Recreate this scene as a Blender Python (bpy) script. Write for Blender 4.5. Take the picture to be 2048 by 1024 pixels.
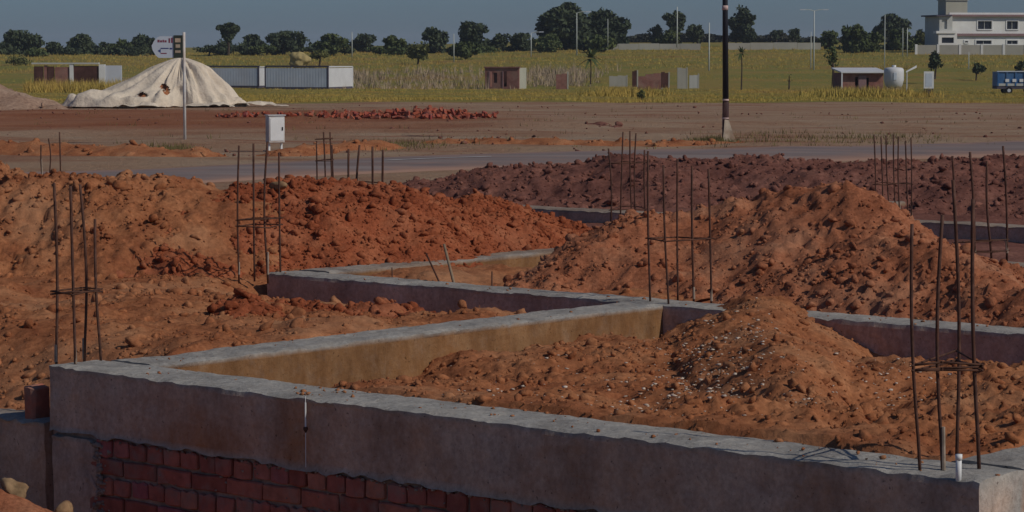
import bpy, bmesh, math
import numpy as np
from mathutils import Vector, Matrix

for _o in list(bpy.data.objects):
    bpy.data.objects.remove(_o)
R = math.radians
scene = bpy.context.scene
COL = scene.collection
rng = np.random.default_rng(7)

# ---------------------------------------------------------------- camera, sky, sun, exposure
FPX, ZC = 5260.0, 2.45                      # focal length in photo pixels, eye height in metres
HAZE = 0.00015                               # density of the thin air haze, per metre
PITCH = math.atan(417.0 / FPX)
cam_d = bpy.data.cameras.new('camera')
cam_d.sensor_width = 36.0
cam_d.lens = 36.0 * FPX / 2048.0
cam_d.clip_start = 0.1
cam_d.clip_end = 8000.0
cam = bpy.data.objects.new('camera', cam_d)
cam.location = (0, 0, ZC)
cam.rotation_euler = (math.pi / 2 - PITCH, 0, 0)
COL.objects.link(cam)
scene.camera = cam

SUN_EL, SUN_AZ = R(38.0), R(120.0)          # azimuth clockwise from +Y
world = bpy.data.worlds.new('World')
scene.world = world
world.use_nodes = True
wn = world.node_tree.nodes
wl = world.node_tree.links
bg = wn['Background']
sky = wn.new('ShaderNodeTexSky')
sky.sky_type = 'NISHITA'
sky.sun_disc = False
sky.sun_elevation = SUN_EL
sky.sun_rotation = SUN_AZ
sky.altitude = 300.0
sky.air_density = 0.80
sky.dust_density = 1.1
sky.ozone_density = 10.0
wl.new(sky.outputs['Color'], bg.inputs['Color'])
bg.inputs['Strength'].default_value = 0.078

sun_d = bpy.data.lights.new('sun', 'SUN')
sun_d.energy = 3.3
sun_d.angle = R(0.5)
sun_d.color = (1.0, 0.93, 0.82)
sun = bpy.data.objects.new('sun', sun_d)
COL.objects.link(sun)
sdir = Vector((math.sin(SUN_AZ) * math.cos(SUN_EL), math.cos(SUN_AZ) * math.cos(SUN_EL), math.sin(SUN_EL)))
sun.rotation_euler = (-sdir).to_track_quat('-Z', 'Y').to_euler()

scene.view_settings.view_transform = 'Standard'
scene.view_settings.look = 'None'
scene.view_settings.gamma = 1.0
scene.view_settings.use_curve_mapping = False
scene.view_settings.exposure = -0.65
scene.render.engine = 'CYCLES'
scene.cycles.use_denoising = True
scene.cycles.max_bounces = 6
scene.cycles.volume_bounces = 0


# ---------------------------------------------------------------- measuring helpers
def _ray(px, py):
    a, b = (px - 1024) / FPX, (512 - py) / FPX
    return np.array([a, math.cos(PITCH) + b * math.sin(PITCH), -math.sin(PITCH) + b * math.cos(PITCH)])


def at_z(px, py, z):
    """the point at height z that was measured at this place of the photograph"""
    r = _ray(px, py)
    return r * ((z - ZC) / r[2]) + np.array([0, 0, ZC])


def at_y(px, py, y):
    """the point at distance y that was measured at this place of the photograph"""
    r = _ray(px, py)
    return r * (y / r[1]) + np.array([0, 0, ZC])


TOP = 0.95                                   # top of the plinth beams
ORG = at_z(105, 732, TOP)[:2]
TH = R(-41.0)
U = np.array([math.cos(TH), math.sin(TH)])
V = np.array([-U[1], U[0]])


def loc2w(s, t):
    s, t = np.asarray(s, float), np.asarray(t, float)
    return ORG[0] + s * U[0] + t * V[0], ORG[1] + s * U[1] + t * V[1]


def w2loc(x, y):
    dx, dy = np.asarray(x, float) - ORG[0], np.asarray(y, float) - ORG[1]
    return dx * U[0] + dy * U[1], dx * V[0] + dy * V[1]


def _hash(i, j, k, seed):
    h = (i.astype(np.int64) * 374761393 + j.astype(np.int64) * 668265263 + k.astype(np.int64) * 2147483647 + seed * 974634777)
    h = (h ^ (h >> 13)) * 1274126177
    h = h & 0xFFFFFFFF
    return ((h ^ (h >> 16)) & 0xFFFF) / 32767.5 - 1.0


def noise3(x, y, z=0.0, seed=0):
    x, y, z = np.broadcast_arrays(np.asarray(x, float), np.asarray(y, float), np.asarray(z, float))
    xi, yi, zi = np.floor(x), np.floor(y), np.floor(z)
    fx, fy, fz = x - xi, y - yi, z - zi
    fx, fy, fz = [q * q * q * (q * (q * 6 - 15) + 10) for q in (fx, fy, fz)]
    out = 0
    for a in (0, 1):
        for b in (0, 1):
            for c in (0, 1):
                w = (fx if a else 1 - fx) * (fy if b else 1 - fy) * (fz if c else 1 - fz)
                out = out + w * _hash(xi + a, yi + b, zi + c, seed)
    return out


def fbm(x, y, z=0.0, seed=0, oct=4, gain=0.5):
    s, a, f = 0, 1.0, 1.0
    for o in range(oct):
        s = s + a * noise3(np.asarray(x) * f, np.asarray(y) * f, np.asarray(z) * f, seed + o * 17)
        a *= gain
        f *= 2.03
    return s


def sstep(a, b, x):
    q = np.clip((np.asarray(x, float) - a) / (b - a), 0, 1)
    return q * q * (3 - 2 * q)


# ---------------------------------------------------------------- object helpers
def tag(o, label=None, cat=None, group=None, kind=None):
    if label: o['label'] = label
    if cat: o['category'] = cat
    if group: o['group'] = group
    if kind: o['kind'] = kind
    return o


def mesh_data(name, verts, faces, mat, smooth=False, colors=None):
    """verts (n,3); faces (m,3|4) array or list of mixed tuples"""
    me = bpy.data.meshes.new(name)
    verts = np.asarray(verts, np.float32)
    if isinstance(faces, np.ndarray) and faces.ndim == 2:
        m, k = faces.shape
        me.vertices.add(len(verts))
        me.vertices.foreach_set('co', verts.ravel())
        me.loops.add(m * k)
        me.loops.foreach_set('vertex_index', faces.astype(np.int32).ravel())
        me.polygons.add(m)
        me.polygons.foreach_set('loop_start', np.arange(0, m * k, k, dtype=np.int32))
        me.update(calc_edges=True)
        me.validate()
    else:
        me.from_pydata([tuple(map(float, v)) for v in verts], [], [tuple(int(i) for i in f) for f in faces])
        me.update()
    if smooth:
        me.polygons.foreach_set('use_smooth', np.ones(len(me.polygons), bool))
    if colors is not None:
        at = me.attributes.new('tint', 'FLOAT_COLOR', 'POINT')
        c = np.ones((len(verts), 4), np.float32)
        colors = np.asarray(colors, np.float32)
        if colors.ndim == 1:
            colors = colors[:, None].repeat(3, 1)
        c[:, :3] = colors
        at.data.foreach_set('color', c.ravel())
    if mat is not None:
        me.materials.append(mat)
    return me


def link(name, me, parent=None, loc=None, rot=None):
    o = bpy.data.objects.new(name, me)
    COL.objects.link(o)
    if parent is not None:
        o.parent = parent
    if loc is not None:
        o.location = tuple(map(float, loc))
    if rot is not None:
        o.rotation_euler = rot
    return o


def mesh(name, verts, faces, mat, parent=None, smooth=False, colors=None, loc=None, rot=None):
    return link(name, mesh_data(name, verts, faces, mat, smooth, colors), parent, loc, rot)


def empty(name, loc=(0, 0, 0), rz=0.0):
    o = bpy.data.objects.new(name, None)
    COL.objects.link(o)
    o.location = tuple(map(float, loc))
    o.rotation_euler = (0, 0, rz)
    return o


class MB:
    """collects boxes, tubes and quads of ONE part"""
    def __init__(self):
        self.v, self.f = [], []

    def add(self, vs, fs):
        n = len(self.v)
        self.v += [tuple(map(float, q)) for q in vs]
        self.f += [tuple(i + n for i in q) for q in fs]
        return self

    def box(self, x0, x1, y0, y1, z0, z1):
        vs = [(x0, y0, z0), (x1, y0, z0), (x1, y1, z0), (x0, y1, z0), (x0, y0, z1), (x1, y0, z1), (x1, y1, z1), (x0, y1, z1)]
        return self.add(vs, [(0, 3, 2, 1), (4, 5, 6, 7), (0, 1, 5, 4), (1, 2, 6, 5), (2, 3, 7, 6), (3, 0, 4, 7)])

    def tube(self, pts, rads, n=8, caps=True):
        pts = [Vector(map(float, q)) for q in pts]
        if not hasattr(rads, '__len__'):
            rads = [rads] * len(pts)
        vs, fs = [], []
        for i, q in enumerate(pts):
            d = (pts[min(i + 1, len(pts) - 1)] - pts[max(i - 1, 0)]).normalized()
            a = d.cross(Vector((0, 1, 0)) if abs(d.y) < 0.9 else Vector((1, 0, 0))).normalized()
            b = d.cross(a)
            for k in range(n):
                w = 2 * math.pi * k / n
                vs.append(tuple(q + (a * math.cos(w) + b * math.sin(w)) * rads[i]))
        for i in range(len(pts) - 1):
            for k in range(n):
                k2 = (k + 1) % n
                fs.append((i * n + k, i * n + k2, (i + 1) * n + k2, (i + 1) * n + k))
        if caps:
            fs.append(tuple(range(n))[::-1])
            fs.append(tuple((len(pts) - 1) * n + k for k in range(n)))
        return self.add(vs, fs)

    def build(self, name, mat, parent=None, smooth=False, loc=None, rot=None, bevel=0.0):
        o = mesh(name, self.v, self.f, mat, parent, smooth, None, loc, rot)
        if bevel:
            b = o.modifiers.new('bevel', 'BEVEL')
            b.width = bevel
            b.segments = 1
            b.limit_method = 'ANGLE'
        return o


# ---------------------------------------------------------------- materials
def nodes_of(m):
    m.use_nodes = True
    return m.node_tree.nodes, m.node_tree.links, m.node_tree.nodes['Principled BSDF']


def ramp(n, stops):
    r = n.new('ShaderNodeValToRGB')
    e = r.color_ramp.elements
    while len(e) < len(stops):
        e.new(0.5)
    for q, (p, c) in zip(e, stops):
        q.position = p
        q.color = (c[0], c[1], c[2], 1) if hasattr(c, '__len__') else (c, c, c, 1)
    return r


def noise_node(n, l, scale, detail=6.0, rough=0.6, vec=None, stretch=None):
    t = n.new('ShaderNodeTexNoise')
    t.inputs['Scale'].default_value = scale
    t.inputs['Detail'].default_value = detail
    t.inputs['Roughness'].default_value = rough
    if vec is None:
        vec = n.new('ShaderNodeNewGeometry').outputs['Position']
    if stretch:
        mp = n.new('ShaderNodeMapping')
        mp.inputs['Scale'].default_value = stretch
        l.new(vec, mp.inputs['Vector'])
        vec = mp.outputs['Vector']
    l.new(vec, t.inputs['Vector'])
    return t


def mixc(n, l, fac, a, b, mode='MIX'):
    m = n.new('ShaderNodeMix')
    m.data_type = 'RGBA'
    m.blend_type = mode
    for sock, val in ((m.inputs[0], fac), (m.inputs[6], a), (m.inputs[7], b)):
        if hasattr(val, 'is_linked') or hasattr(val, 'links'):
            l.new(val, sock)
        elif hasattr(val, '__len__'):
            sock.default_value = (*val, 1)
        else:
            sock.default_value = val
    return m.outputs[2]


def bump(n, l, bsdf, height, strength=0.5, dist=0.02):
    b = n.new('ShaderNodeBump')
    b.inputs['Strength'].default_value = strength
    b.inputs['Distance'].default_value = dist
    l.new(height, b.inputs['Height'])
    l.new(b.outputs['Normal'], bsdf.inputs['Normal'])


def soil_material(name, dark, mid, light, scale=2.2, pale=None):
    m = bpy.data.materials.new(name)
    n, l, b = nodes_of(m)
    a = noise_node(n, l, scale, 8, 0.62)
    r = ramp(n, [(0.30, dark), (0.5, mid), (0.72, light)])
    l.new(a.outputs['Fac'], r.inputs['Fac'])
    c = r.outputs['Color']
    a2 = noise_node(n, l, scale * 14, 5, 0.65)
    r2 = ramp(n, [(0.3, (0.62, 0.58, 0.56)), (0.7, (1.26, 1.26, 1.24))])
    l.new(a2.outputs['Fac'], r2.inputs['Fac'])
    c = mixc(n, l, 1.0, c, r2.outputs['Color'], 'MULTIPLY')
    if pale:
        a3 = noise_node(n, l, scale * 0.5, 5, 0.55)
        r3 = ramp(n, [(0.50, 0.0), (0.70, 0.5)])
        l.new(a3.outputs['Fac'], r3.inputs['Fac'])
        c = mixc(n, l, r3.outputs['Color'], c, pale)
    l.new(c, b.inputs['Base Color'])
    b.inputs['Roughness'].default_value = 1.0
    b.inputs['Specular IOR Level'].default_value = 0.05
    a4 = noise_node(n, l, 26, 9, 0.75)
    bump(n, l, b, a4.outputs['Fac'], 0.5, 0.03)
    return m


def plain(name, col, rough=0.8, spec=0.2, var=0.25, scale=6.0, metallic=0.0, dirt=None, bumpd=0.0):
    m = bpy.data.materials.new(name)
    n, l, b = nodes_of(m)
    a = noise_node(n, l, scale, 6, 0.6)
    lo = tuple(max(0, q * (1 - var)) for q in col)
    hi = tuple(min(1, q * (1 + var)) for q in col)
    r = ramp(n, [(0.3, lo), (0.7, hi)])
    l.new(a.outputs['Fac'], r.inputs['Fac'])
    c = r.outputs['Color']
    if dirt:
        a2 = noise_node(n, l, scale * 0.45, 6, 0.65)
        r2 = ramp(n, [(0.45, 0.0), (0.68, 0.8)])
        l.new(a2.outputs['Fac'], r2.inputs['Fac'])
        c = mixc(n, l, r2.outputs['Color'], c, dirt)
    l.new(c, b.inputs['Base Color'])
    b.inputs['Roughness'].default_value = rough
    b.inputs['Specular IOR Level'].default_value = spec
    b.inputs['Metallic'].default_value = metallic
    if bumpd:
        bump(n, l, b, a.outputs['Fac'], 0.6, bumpd)
    return m


def foliage(name, dark, light, scale=0.6):
    m = bpy.data.materials.new(name)
    n, l, b = nodes_of(m)
    a = noise_node(n, l, scale, 4, 0.6)
    r = ramp(n, [(0.32, dark), (0.68, light)])
    l.new(a.outputs['Fac'], r.inputs['Fac'])
    l.new(r.outputs['Color'], b.inputs['Base Color'])
    b.inputs['Roughness'].default_value = 0.75
    b.inputs['Specular IOR Level'].default_value = 0.15
    return m


M = {}
M['soil_red'] = soil_material('soil_red', (0.21, 0.056, 0.026), (0.325, 0.096, 0.044), (0.41, 0.152, 0.074), 3.2, pale=(0.36, 0.135, 0.072))
M['soil_brown'] = soil_material('soil_brown', (0.26, 0.090, 0.042), (0.37, 0.147, 0.067), (0.44, 0.202, 0.098), pale=(0.41, 0.218, 0.120))
M['soil_ochre'] = soil_material('soil_ochre', (0.26, 0.092, 0.047), (0.375, 0.143, 0.074), (0.44, 0.200, 0.110), 3.0, pale=(0.40, 0.20, 0.12))
M['soil_dark'] = soil_material('soil_dark', (0.14, 0.060, 0.048), (0.21, 0.092, 0.070), (0.27, 0.130, 0.097), 1.4)
M['soil_sand'] = soil_material('soil_sand', (0.30, 0.185, 0.125), (0.37, 0.245, 0.175), (0.42, 0.30, 0.22), 0.5)
M['chips'] = plain('pale_chips', (0.55, 0.45, 0.36), 0.9, 0.1, 0.35, 9)
M['stone'] = plain('pale_stone', (0.27, 0.175, 0.095), 0.9, 0.1, 0.5, 14, dirt=(0.25, 0.12, 0.06), bumpd=0.01)
M['rust'] = plain('rusty_steel', (0.105, 0.052, 0.037), 0.75, 0.3, 0.5, 30, 0.3, dirt=(0.11, 0.042, 0.024))
M['rust_tie'] = plain('rusty_tie', (0.10, 0.045, 0.028), 0.8, 0.3, 0.5, 30, 0.2)
M['cement_splash'] = plain('cement_splash', (0.33, 0.26, 0.20), 0.9, 0.1, 0.3, 20)
M['mortar'] = plain('mortar', (0.30, 0.225, 0.18), 0.95, 0.05, 0.5, 14, bumpd=0.02)
M['white_paint'] = plain('white_paint', (0.74, 0.74, 0.72), 0.6, 0.3, 0.06, 5)
M['leaf_dark'] = foliage('leaf_dark', (0.042, 0.058, 0.034), (0.085, 0.105, 0.050))
M['leaf_mid'] = foliage('leaf_mid', (0.055, 0.078, 0.028), (0.12, 0.14, 0.048))
M['leaf_pale'] = foliage('leaf_pale', (0.10, 0.11, 0.036), (0.18, 0.18, 0.062))
M['bark'] = plain('bark', (0.085, 0.062, 0.045), 0.95, 0.05, 0.4, 3)


def concrete_material():
    m = bpy.data.materials.new('plinth_concrete')
    n, l, b = nodes_of(m)
    at = n.new('ShaderNodeAttribute')
    at.attribute_name = 'tint'
    a = noise_node(n, l, 3.0, 8, 0.65)
    r = ramp(n, [(0.25, (0.26, 0.245, 0.225)), (0.5, (0.36, 0.345, 0.318)), (0.78, (0.45, 0.435, 0.40))])
    l.new(a.outputs['Fac'], r.inputs['Fac'])
    a2 = noise_node(n, l, 40, 6, 0.7)
    r2 = ramp(n, [(0.32, (0.74, 0.73, 0.72)), (0.62, (1.08, 1.08, 1.07))])
    l.new(a2.outputs['Fac'], r2.inputs['Fac'])
    grey = mixc(n, l, 1.0, r.outputs['Color'], r2.outputs['Color'], 'MULTIPLY')
    a3 = noise_node(n, l, 6.0, 9, 0.7, stretch=(1, 1, 0.45))
    r3 = ramp(n, [(0.28, (0.15, 0.072, 0.030)), (0.5, (0.235, 0.122, 0.055)), (0.75, (0.33, 0.20, 0.105))])
    l.new(a3.outputs['Fac'], r3.inputs['Fac'])
    sep = n.new('ShaderNodeSeparateColor')
    l.new(at.outputs['Color'], sep.inputs['Color'])
    # mud amount = vertex stain broken up by fine noise
    a4 = noise_node(n, l, 11.0, 6, 0.7)
    mth = n.new('ShaderNodeMath'); mth.operation = 'MULTIPLY_ADD'
    l.new(a4.outputs['Fac'], mth.inputs[0]); mth.inputs[1].default_value = 1.1; mth.inputs[2].default_value = -0.55
    ad = n.new('ShaderNodeMath'); ad.operation = 'ADD'; ad.use_clamp = True
    l.new(sep.outputs['Red'], ad.inputs[0])
    mm = n.new('ShaderNodeMath'); mm.operation = 'MULTIPLY'
    l.new(mth.outputs[0], mm.inputs[0]); l.new(sep.outputs['Green'], mm.inputs[1])
    l.new(mm.outputs[0], ad.inputs[1])
    c = mixc(n, l, ad.outputs[0], grey, r3.outputs['Color'])
    a5 = noise_node(n, l, 3.2, 8, 0.7, stretch=(1, 1, 0.4))
    r5 = ramp(n, [(0.34, (0.66, 0.64, 0.64)), (0.50, (1, 1, 1)), (0.68, (1.28, 1.24, 1.18))])
    l.new(a5.outputs['Fac'], r5.inputs['Fac'])
    c = mixc(n, l, 0.85, c, mixc(n, l, 1.0, c, r5.outputs['Color'], 'MULTIPLY'))
    a6 = noise_node(n, l, 55.0, 3, 0.5)
    r6 = ramp(n, [(0.26, (0.45, 0.43, 0.43)), (0.34, (1, 1, 1))])
    l.new(a6.outputs['Fac'], r6.inputs['Fac'])
    c = mixc(n, l, 1.0, c, r6.outputs['Color'], 'MULTIPLY')
    # shaded side faces painted lighter and warmer, standing in for bounced light
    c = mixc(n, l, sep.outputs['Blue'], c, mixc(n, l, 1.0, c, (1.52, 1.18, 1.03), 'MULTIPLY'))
    l.new(c, b.inputs['Base Color'])
    b.inputs['Roughness'].default_value = 0.95
    b.inputs['Specular IOR Level'].default_value = 0.1
    bump(n, l, b, a2.outputs['Fac'], 0.6, 0.012)
    return m


M['concrete'] = concrete_material()


def brick_material(name, base):
    m = bpy.data.materials.new(name)
    n, l, b = nodes_of(m)
    oi = n.new('ShaderNodeObjectInfo')
    r = ramp(n, [(0.0, tuple(q * 0.70 for q in base)), (0.35, base), (0.7, (base[0] * 1.08, base[1] * 1.35, base[2] * 1.2)),
                 (1.0, (base[0] * 0.92, base[1] * 0.85, base[2] * 1.25))])
    l.new(oi.outputs['Random'], r.inputs['Fac'])
    a = noise_node(n, l, 16, 7, 0.65)
    r2 = ramp(n, [(0.3, (0.7, 0.68, 0.68)), (0.7, (1.18, 1.16, 1.14))])
    l.new(a.outputs['Fac'], r2.inputs['Fac'])
    c = mixc(n, l, 1.0, r.outputs['Color'], r2.outputs['Color'], 'MULTIPLY')
    a3 = noise_node(n, l, 6, 6, 0.65)
    r3 = ramp(n, [(0.50, 0.0), (0.68, 0.75)])
    l.new(a3.outputs['Fac'], r3.inputs['Fac'])
    c = mixc(n, l, r3.outputs['Color'], c, (0.26, 0.19, 0.155))
    l.new(c, b.inputs['Base Color'])
    b.inputs['Roughness'].default_value = 0.95
    b.inputs['Specular IOR Level'].default_value = 0.1
    bump(n, l, b, a.outputs['Fac'], 0.6, 0.01)
    return m


M['brick'] = brick_material('red_brick', (0.42, 0.135, 0.098))


# ---------------------------------------------------------------- ground and road (structure)
def terrain(x, y):
    x, y = np.asarray(x, float), np.asarray(y, float)
    ys = [0, 90, 120, 150, 200, 250, 300, 340, 374, 420, 600, 900, 4000]
    zl = [0, 0, -0.25, -0.55, -1.05, -1.45, -0.5, 0.45, 0.95, 1.5, 2.1, 2.4, 2.4]
    zr = [0, 0, -0.25, -0.55, -1.05, -1.38, 0.0, 0.95, 1.75, 2.5, 4.6, 5.2, 5.2]
    k = sstep(-0.10, 0.06, x / np.maximum(y, 1.0))
    z = np.interp(y, ys, zl) * (1 - k) + np.interp(y, ys, zr) * k
    z = z + 0.05 * fbm(x / 6.0, y / 9.0, seed=3, oct=4) * sstep(50, 64, y)
    z = z + 0.10 * np.clip(noise3(x / 4.0, y / 1.9, seed=12), 0, 1) * sstep(60, 66, y) * (1 - sstep(84, 92, y))
    s, t = w2loc(x, y)
    inside = sstep(-14, -12.5, s) * (1 - sstep(9, 10.5, s)) * sstep(0.5, 1.1, t) * (1 - sstep(14, 17, t))
    z = z + 0.45 * inside
    z = z + 0.75 * (1 - sstep(4.0, 7.0, y)) + 0.12 * (1 - sstep(12.0, 14.0, y))
    return z


def axis(parts):
    out = []
    for a, b, st in parts:
        out.append(np.arange(a, b, st))
    return np.unique(np.concatenate(out + [[parts[-1][1]]]))


def grid_mesh(xs, ys, zfun):
    X, Y = np.meshgrid(xs, ys)
    Z = zfun(X, Y)
    vs = np.stack([X.ravel(), Y.ravel(), Z.ravel()], 1)
    nx, ny = len(xs), len(ys)
    i = np.arange(nx * ny).reshape(ny, nx)
    fs = np.stack([i[:-1, :-1], i[:-1, 1:], i[1:, 1:], i[1:, :-1]], -1).reshape(-1, 4)
    return vs, fs


def ground_material():
    m = bpy.data.materials.new('open_ground')
    n, l, b = nodes_of(m)
    geo = n.new('ShaderNodeNewGeometry')
    sp = n.new('ShaderNodeSeparateXYZ')
    l.new(geo.outputs['Position'], sp.inputs['Vector'])
    a = noise_node(n, l, 0.22, 8, 0.62, geo.outputs['Position'])
    r = ramp(n, [(0.28, (0.26, 0.125, 0.075)), (0.45, (0.345, 0.215, 0.135)), (0.62, (0.39, 0.275, 0.185)), (0.8, (0.43, 0.31, 0.215))])
    l.new(a.outputs['Fac'], r.inputs['Fac'])
    soil = r.outputs['Color']
    # redder belt where the bricks were stacked, on the left
    def rmap(src, a0, a1):
        q = n.new('ShaderNodeMapRange'); q.interpolation_type = 'SMOOTHSTEP'
        q.inputs['From Min'].default_value = a0; q.inputs['From Max'].default_value = a1
        l.new(src, q.inputs['Value'])
        return q.outputs['Result']
    def mul(a_, b_):
        q = n.new('ShaderNodeMath'); q.operation = 'MULTIPLY'
        l.new(a_, q.inputs[0]); l.new(b_, q.inputs[1])
        return q.outputs[0]
    red = mul(mul(rmap(sp.outputs['X'], 4.0, -7.0), rmap(sp.outputs['Y'], 72, 84)), rmap(sp.outputs['Y'], 116, 104))
    soil = mixc(n, l, red, soil, mixc(n, l, 1.0, soil, (0.86, 0.56, 0.46), 'MULTIPLY'))
    # streaks of darker earth across the flat
    st = noise_node(n, l, 0.35, 6, 0.6, geo.outputs['Position'], (0.35, 1.3, 1))
    rs = ramp(n, [(0.52, 0.0), (0.66, 0.75)])
    l.new(st.outputs['Fac'], rs.inputs['Fac'])
    soil = mixc(n, l, rs.outputs['Color'], soil, (0.27, 0.115, 0.070))
    # grass beyond about 138 m
    g = noise_node(n, l, 0.07, 8, 0.65, geo.outputs['Position'])
    rg = ramp(n, [(0.30, (0.27, 0.165, 0.065)), (0.43, (0.28, 0.21, 0.062)), (0.6, (0.20, 0.195, 0.052)), (0.8, (0.29, 0.225, 0.090))])
    l.new(g.outputs['Fac'], rg.inputs['Fac'])
    nz = n.new('ShaderNodeMath'); nz.operation = 'MULTIPLY_ADD'
    l.new(a.outputs['Fac'], nz.inputs[0]); nz.inputs[1].default_value = 26.0
    l.new(sp.outputs['Y'], nz.inputs[2])
    fac = rmap(nz.outputs[0], 147.0, 155.0)
    c = mixc(n, l, fac, soil, rg.outputs['Color'])
    l.new(c, b.inputs['Base Color'])
    b.inputs['Roughness'].default_value = 1.0
    b.inputs['Specular IOR Level'].default_value = 0.03
    fn = noise_node(n, l, 3.0, 8, 0.7, geo.outputs['Position'])
    bump(n, l, b, fn.outputs['Fac'], 1.0, 0.12)
    return m


M['ground'] = ground_material()
gx = axis([(-2600, -200, 120), (-200, -44, 6), (-44, 44, 0.8), (44, 200, 6), (200, 2600, 120)])
gy = axis([(-60, 3, 6), (3, 130, 0.7), (130, 430, 3.5), (430, 1000, 20), (1000, 4000, 150)])
vs, fs = grid_mesh(gx, gy, terrain)
tag(mesh('ground', vs, fs, M['ground'], smooth=True), kind='structure', label='wide open ground of bare reddish earth running back into rough grass')


def road_material():
    m = bpy.data.materials.new('asphalt')
    n, l, b = nodes_of(m)
    a = noise_node(n, l, 0.5, 7, 0.6, stretch=(0.25, 1.6, 1))
    r = ramp(n, [(0.3, (0.175, 0.128, 0.112)), (0.55, (0.235, 0.180, 0.158)), (0.75, (0.32, 0.262, 0.228))])
    l.new(a.outputs['Fac'], r.inputs['Fac'])
    at = n.new('ShaderNodeAttribute'); at.attribute_name = 'tint'
    sep = n.new('ShaderNodeSeparateColor'); l.new(at.outputs['Color'], sep.inputs['Color'])
    a2 = noise_node(n, l, 0.6, 8, 0.65)
    ad = n.new('ShaderNodeMath'); ad.operation = 'ADD'
    l.new(a2.outputs['Fac'], ad.inputs[0]); l.new(sep.outputs['Red'], ad.inputs[1])
    rr = ramp(n, [(0.52, 0.0), (0.80, 0.9)])
    l.new(ad.outputs[0], rr.inputs['Fac'])
    c = mixc(n, l, rr.outputs['Color'], r.outputs['Color'], (0.35, 0.205, 0.145))
    l.new(c, b.inputs['Base Color'])
    b.inputs['Roughness'].default_value = 0.8
    b.inputs['Specular IOR Level'].default_value = 0.25
    return m


M['road'] = road_material()
far_edge = np.array([at_z(px, py, 0.0)[:2] for px, py in ((-700, 352), (0, 346), (300, 339), (700, 318), (900, 310), (1150, 303), (1450, 300), (1750, 291), (2048, 283), (2600, 268))])
rx = np.arange(-34, 34.1, 0.5)
ry = np.interp(rx, far_edge[:, 0], far_edge[:, 1])
W = np.linspace(0, 1, 17)
rows = []
cols = []
for w in W:
    yy = ry - 8.0 * w
    rows.append(np.stack([rx, yy, terrain(rx, yy) * 0 + np.maximum(terrain(rx, yy), 0) + 0.02 + 0.05 * math.sin(w * math.pi) - (0.20 if w in (W[0], W[-1]) else 0.0)], 1))
    cols.append(np.full(len(rx), abs(w - 0.5) ** 3 * 4.5))
vs = np.concatenate(rows)
i = np.arange(len(vs)).reshape(len(W), len(rx))
fs = np.stack([i[1:, :-1], i[1:, 1:], i[:-1, 1:], i[:-1, :-1]], -1).reshape(-1, 4)
tag(mesh('road', vs, fs, M['road'], smooth=True, colors=np.concatenate(cols)), kind='structure', label='dusty grey asphalt road crossing behind the earth heaps')
# pale strip on part of the road
M['road_pale'] = plain('road_pale', (0.55, 0.53, 0.50), 0.8, 0.2, 0.3, 2.0, dirt=(0.30, 0.24, 0.21))
for x0, x1, off in ((-2.7, -0.4, 3.3),):
    xs = np.arange(x0, x1, 0.25)
    yc = np.interp(xs, rx, ry) - off
    zz = np.interp(yc * 0, [0], [0]) + 0.02 + 0.05 * math.sin(off / 8.0 * math.pi) + np.maximum(terrain(xs, yc), 0) + 0.012
    vs = np.concatenate([np.stack([xs, yc - 0.09, zz], 1), np.stack([xs, yc + 0.09, zz], 1)])
    k = len(xs)
    fs = np.array([(j, j + 1, k + j + 1, k + j) for j in range(k - 1)])
    tag(mesh('road_streak', vs, fs, M['road_pale']), kind='structure', label='pale strip on the grey road')


# ---------------------------------------------------------------- soil: fills and heaps
def ico(sub):
    bm = bmesh.new()
    bmesh.ops.create_icosphere(bm, subdivisions=sub, radius=1.0)
    v = np.array([q.co[:] for q in bm.verts])
    f = np.array([[q.index for q in p.verts] for p in bm.faces])
    bm.free()
    return v, f


ICO = {1: ico(1), 2: ico(2)}


def clod_variants(sub, n, rough, seed):
    """angular lumps: a ball cut by random planes, a little roughened"""
    r = np.random.default_rng(seed)
    v, f = ICO[sub]
    out = []
    for q in range(n):
        pn = r.normal(size=(8, 3))
        pn /= np.linalg.norm(pn, axis=1)[:, None]
        dk = r.uniform(0.35, 0.90, 8)
        den = v @ pn.T
        d = np.min(np.where(den > 0.05, dk / np.maximum(den, 0.05), 9.0), 1)
        d = np.minimum(d, 1.15) + r.uniform(-rough, rough, len(v))
        out.append(v * d[:, None] * r.uniform(0.65, 1.4, 3))
    return out, f


CLODS = {1: clod_variants(1, 14, 0.16, 11), 2: clod_variants(2, 18, 0.13, 23)}


def scatter(points, radii, sub, r, flat=0.85):
    """merge deformed lumps at the points into one vertex/face array"""
    var, f = CLODS[sub]
    n = len(points)
    if n == 0:
        return np.zeros((0, 3)), np.zeros((0, 3), int)
    base = np.stack(var)[r.integers(0, len(var), n)]
    q = r.normal(size=(n, 4))
    q /= np.linalg.norm(q, axis=1)[:, None]
    a, b, c, d = q.T
    Rm = np.stack([np.stack([1 - 2 * (c * c + d * d), 2 * (b * c - a * d), 2 * (b * d + a * c)], -1),
                   np.stack([2 * (b * c + a * d), 1 - 2 * (b * b + d * d), 2 * (c * d - a * b)], -1),
                   np.stack([2 * (b * d - a * c), 2 * (c * d + a * b), 1 - 2 * (b * b + c * c)], -1)], 1)
    vv = np.einsum('nij,nkj->nki', Rm, base) * radii[:, None, None]
    vv[:, :, 2] *= flat
    vv += points[:, None, :]
    nv = base.shape[1]
    ff = f[None] + (np.arange(n) * nv)[:, None, None]
    return vv.reshape(-1, 3), ff.reshape(-1, 3)


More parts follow.
